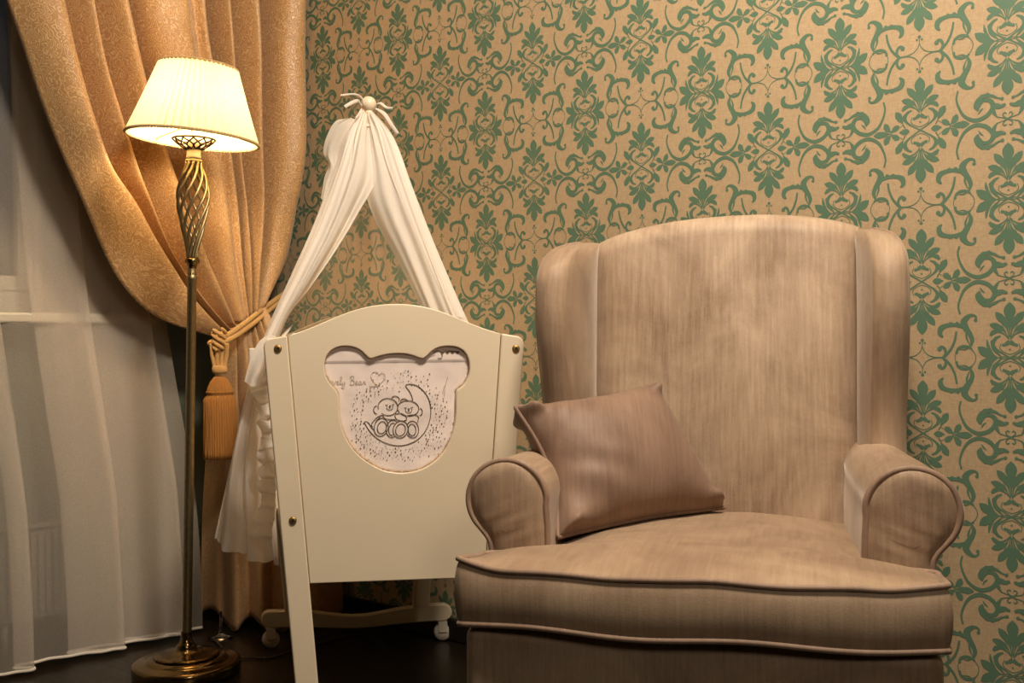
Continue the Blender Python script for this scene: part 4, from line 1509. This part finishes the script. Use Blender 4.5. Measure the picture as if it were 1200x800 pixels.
# arms
for sx in (-1, 1):
    prof = [(.240, .12), (.240, .30), (.240, .45), (.2405, .53), (.2425, .565)]
    cx_, cz_, rx_, rz_ = .3065, .572, .0655, .0635
    prof += [(cx_+rx_*math.cos(a), cz_+rz_*math.sin(a)) for a in np.linspace(PI*.96, -PI*.20, 26)]
    prof += [(.350, .524), (.340, .512), (.3345, .500), (.3335, .45), (.333, .30), (.333, .12)]
    yl = [.160, .163, .20, .26, .32, .38, .44, .50, .56, .61]
    rows = []
    for y in yl:
        k = smooth(.30, .58, y)
        row = []
        for x, z in prof:
            xx = x-k*max(0, (x-.27))*.30-.020*smooth(.2, .55, y)
            zz = z+.010*k*(1 if z > .5 else 0)
            yy = y
            row.append((sx*xx, yy, zz))
        rows.append(row)
    b = MB(); b.grid(rows)
    b.grid([[rows[i][-1] for i in range(len(yl))], [rows[i][0] for i in range(len(yl))]])
    arm = b.build('arm', M_velvet, chair)
    # padded front facing
    ctr_line = []
    m_ = len(prof)
    b = MB()
    half = m_//2
    # strips between the inner and outer edge of the profile, puffed
    A_ = [np.array(p) for p in cr(prof[:19], 60)]; B_ = [np.array(p) for p in cr(prof[18:][::-1], 60)]
    g = []
    for i in range(60):
        row = []
        wd = np.linalg.norm(A_[i]-B_[i])
        for j in range(13):
            f = j/12
            p = A_[i]*(1-f)+B_[i]*f
            puff = (4*f*(1-f))**.5*min(.014, wd*.16)
            crease = .0022*math.sin(p[1]*230+p[0]*120)*math.exp(-((p[1]-.535)/.03)**2)*(4*f*(1-f))
            row.append((sx*p[0], .160-puff-crease, p[1]))
        g.append(row)
    b.grid(g); b.build('facing', M_velvet, arm)
    b = MB()
    pc_ = cr(prof[1:-1], 140)
    b.tube([(sx*p[0], .158, p[1]) for p in pc_], .0052, 8); b.build('piping', M_pipe, arm)

# ------------------------------------------------------------------ pillow on the chair
BL, BRr, TR, TLc = P(652, 626, 1.79), P(846, 592, 1.985), P(764, 448, 2.045), P(602, 474, 1.90)
ctr = (BL+BRr+TR+TLc)/4
pil = thing('throw_pillow', 'mauve brown velvet throw pillow with piped edge leaning on the armchair seat', 'pillow', Vector((ctr.x, ctr.y, min(BL.z, BRr.z))))
nn_ = ((BRr-BL).cross(TLc-BL)).normalized()
if nn_.y > 0: nn_ = -nn_


def pil_pt(u, v, side):
    pu = u*(1-(.16 if u < 0 else .08)*(1-v*v)**1.2); pv = v*(1-(.05 if v < 0 else .09)*(1-u*u)**1.0)
    a, c = (pu+1)/2, (pv+1)/2
    p = BL*((1-a)*(1-c))+BRr*(a*(1-c))+TR*(a*c)+TLc*((1-a)*c)
    h = (max(0, 1-abs(u)**2.3)*max(0, 1-abs(v)**2.3))**(.5 if side > 0 else .36)
    h += .26*math.exp(-((abs(u)-.90)**2+(abs(v)-.90)**2)/.014)*min(1, (1-max(abs(u), abs(v)))/.06)
    wr = .004*math.sin(11*(u*.8+v*.9)+1.5*math.sin(3*v))*math.exp(-((u+.75)**2+(v+.6)**2)/.25)*min(1, h*3)
    wr += .003*math.sin(14*(u-.8*v))*math.exp(-((u+.8)**2+(v-.8)**2)/.2)*min(1, h*3)
    wr += .0015*noise.noise(Vector((u*3, v*3, side)))*h
    return p + nn_*.006 - Vector((0, 0, .007)) + nn_*side*((.078 if side > 0 else .078)*h+wr)


G = [math.copysign(1-(1-abs(k))**1.25, k) for k in np.linspace(-1, 1, 57)]
b = MB()
b.grid([[pil_pt(u, v, 1) for u in G] for v in G]); b.grid([[pil_pt(u, v, -1) for u in G] for v in G[::-1]])
local(b, pil).build('cover', M_pillow, pil)
edge = [pil_pt(u, -1, 1) for u in G]+[pil_pt(1, v, 1) for v in G[1:]]+[pil_pt(u, 1, 1) for u in G[::-1][1:]]+[pil_pt(-1, v, 1) for v in G[::-1][1:-1]]
b = MB(); b.tube(edge, .0042, 8, closed=True)
local(b, pil).build('piping', M_pillow, pil)

# ------------------------------------------------------------------ light
def area(name, loc, target, size, power, col):
    l = bpy.data.lights.new(name, 'AREA'); l.shape = 'DISK'; l.size = size; l.energy = power; l.color = col
    o = bpy.data.objects.new(name, l); COL.objects.link(o)
    o.location = loc
    o.rotation_euler = (Vector(target)-Vector(loc)).to_track_quat('-Z', 'Y').to_euler()
    return o


area('ceiling_lamp', (.32, 1.12, HC-.08), (-.2, 2.4, 1.0), .40, 68, (1.0, .865, .70))
area('room_lamp', (.60, -.75, 1.75), (.3, 2.2, .5), .45, 9, (1.0, .865, .70))

w = bpy.data.worlds.new('night'); S.world = w; w.use_nodes = True
bg = w.node_tree.nodes['Background']; bg.inputs[0].default_value = (.02, .03, .04, 1); bg.inputs[1].default_value = .4

S.view_settings.view_transform = 'Standard'
S.view_settings.look = 'None'
S.view_settings.gamma = 1
S.view_settings.exposure = 0.0
try: S.view_settings.use_curve_mapping = False
except Exception: pass
S.cycles.transparent_max_bounces = 24
S.cycles.max_bounces = 10
S.cycles.diffuse_bounces = 5
S.cycles.transmission_bounces = 8
S.cycles.sample_clamp_indirect = 6
S.cycles.caustics_reflective = False
S.cycles.caustics_refractive = False
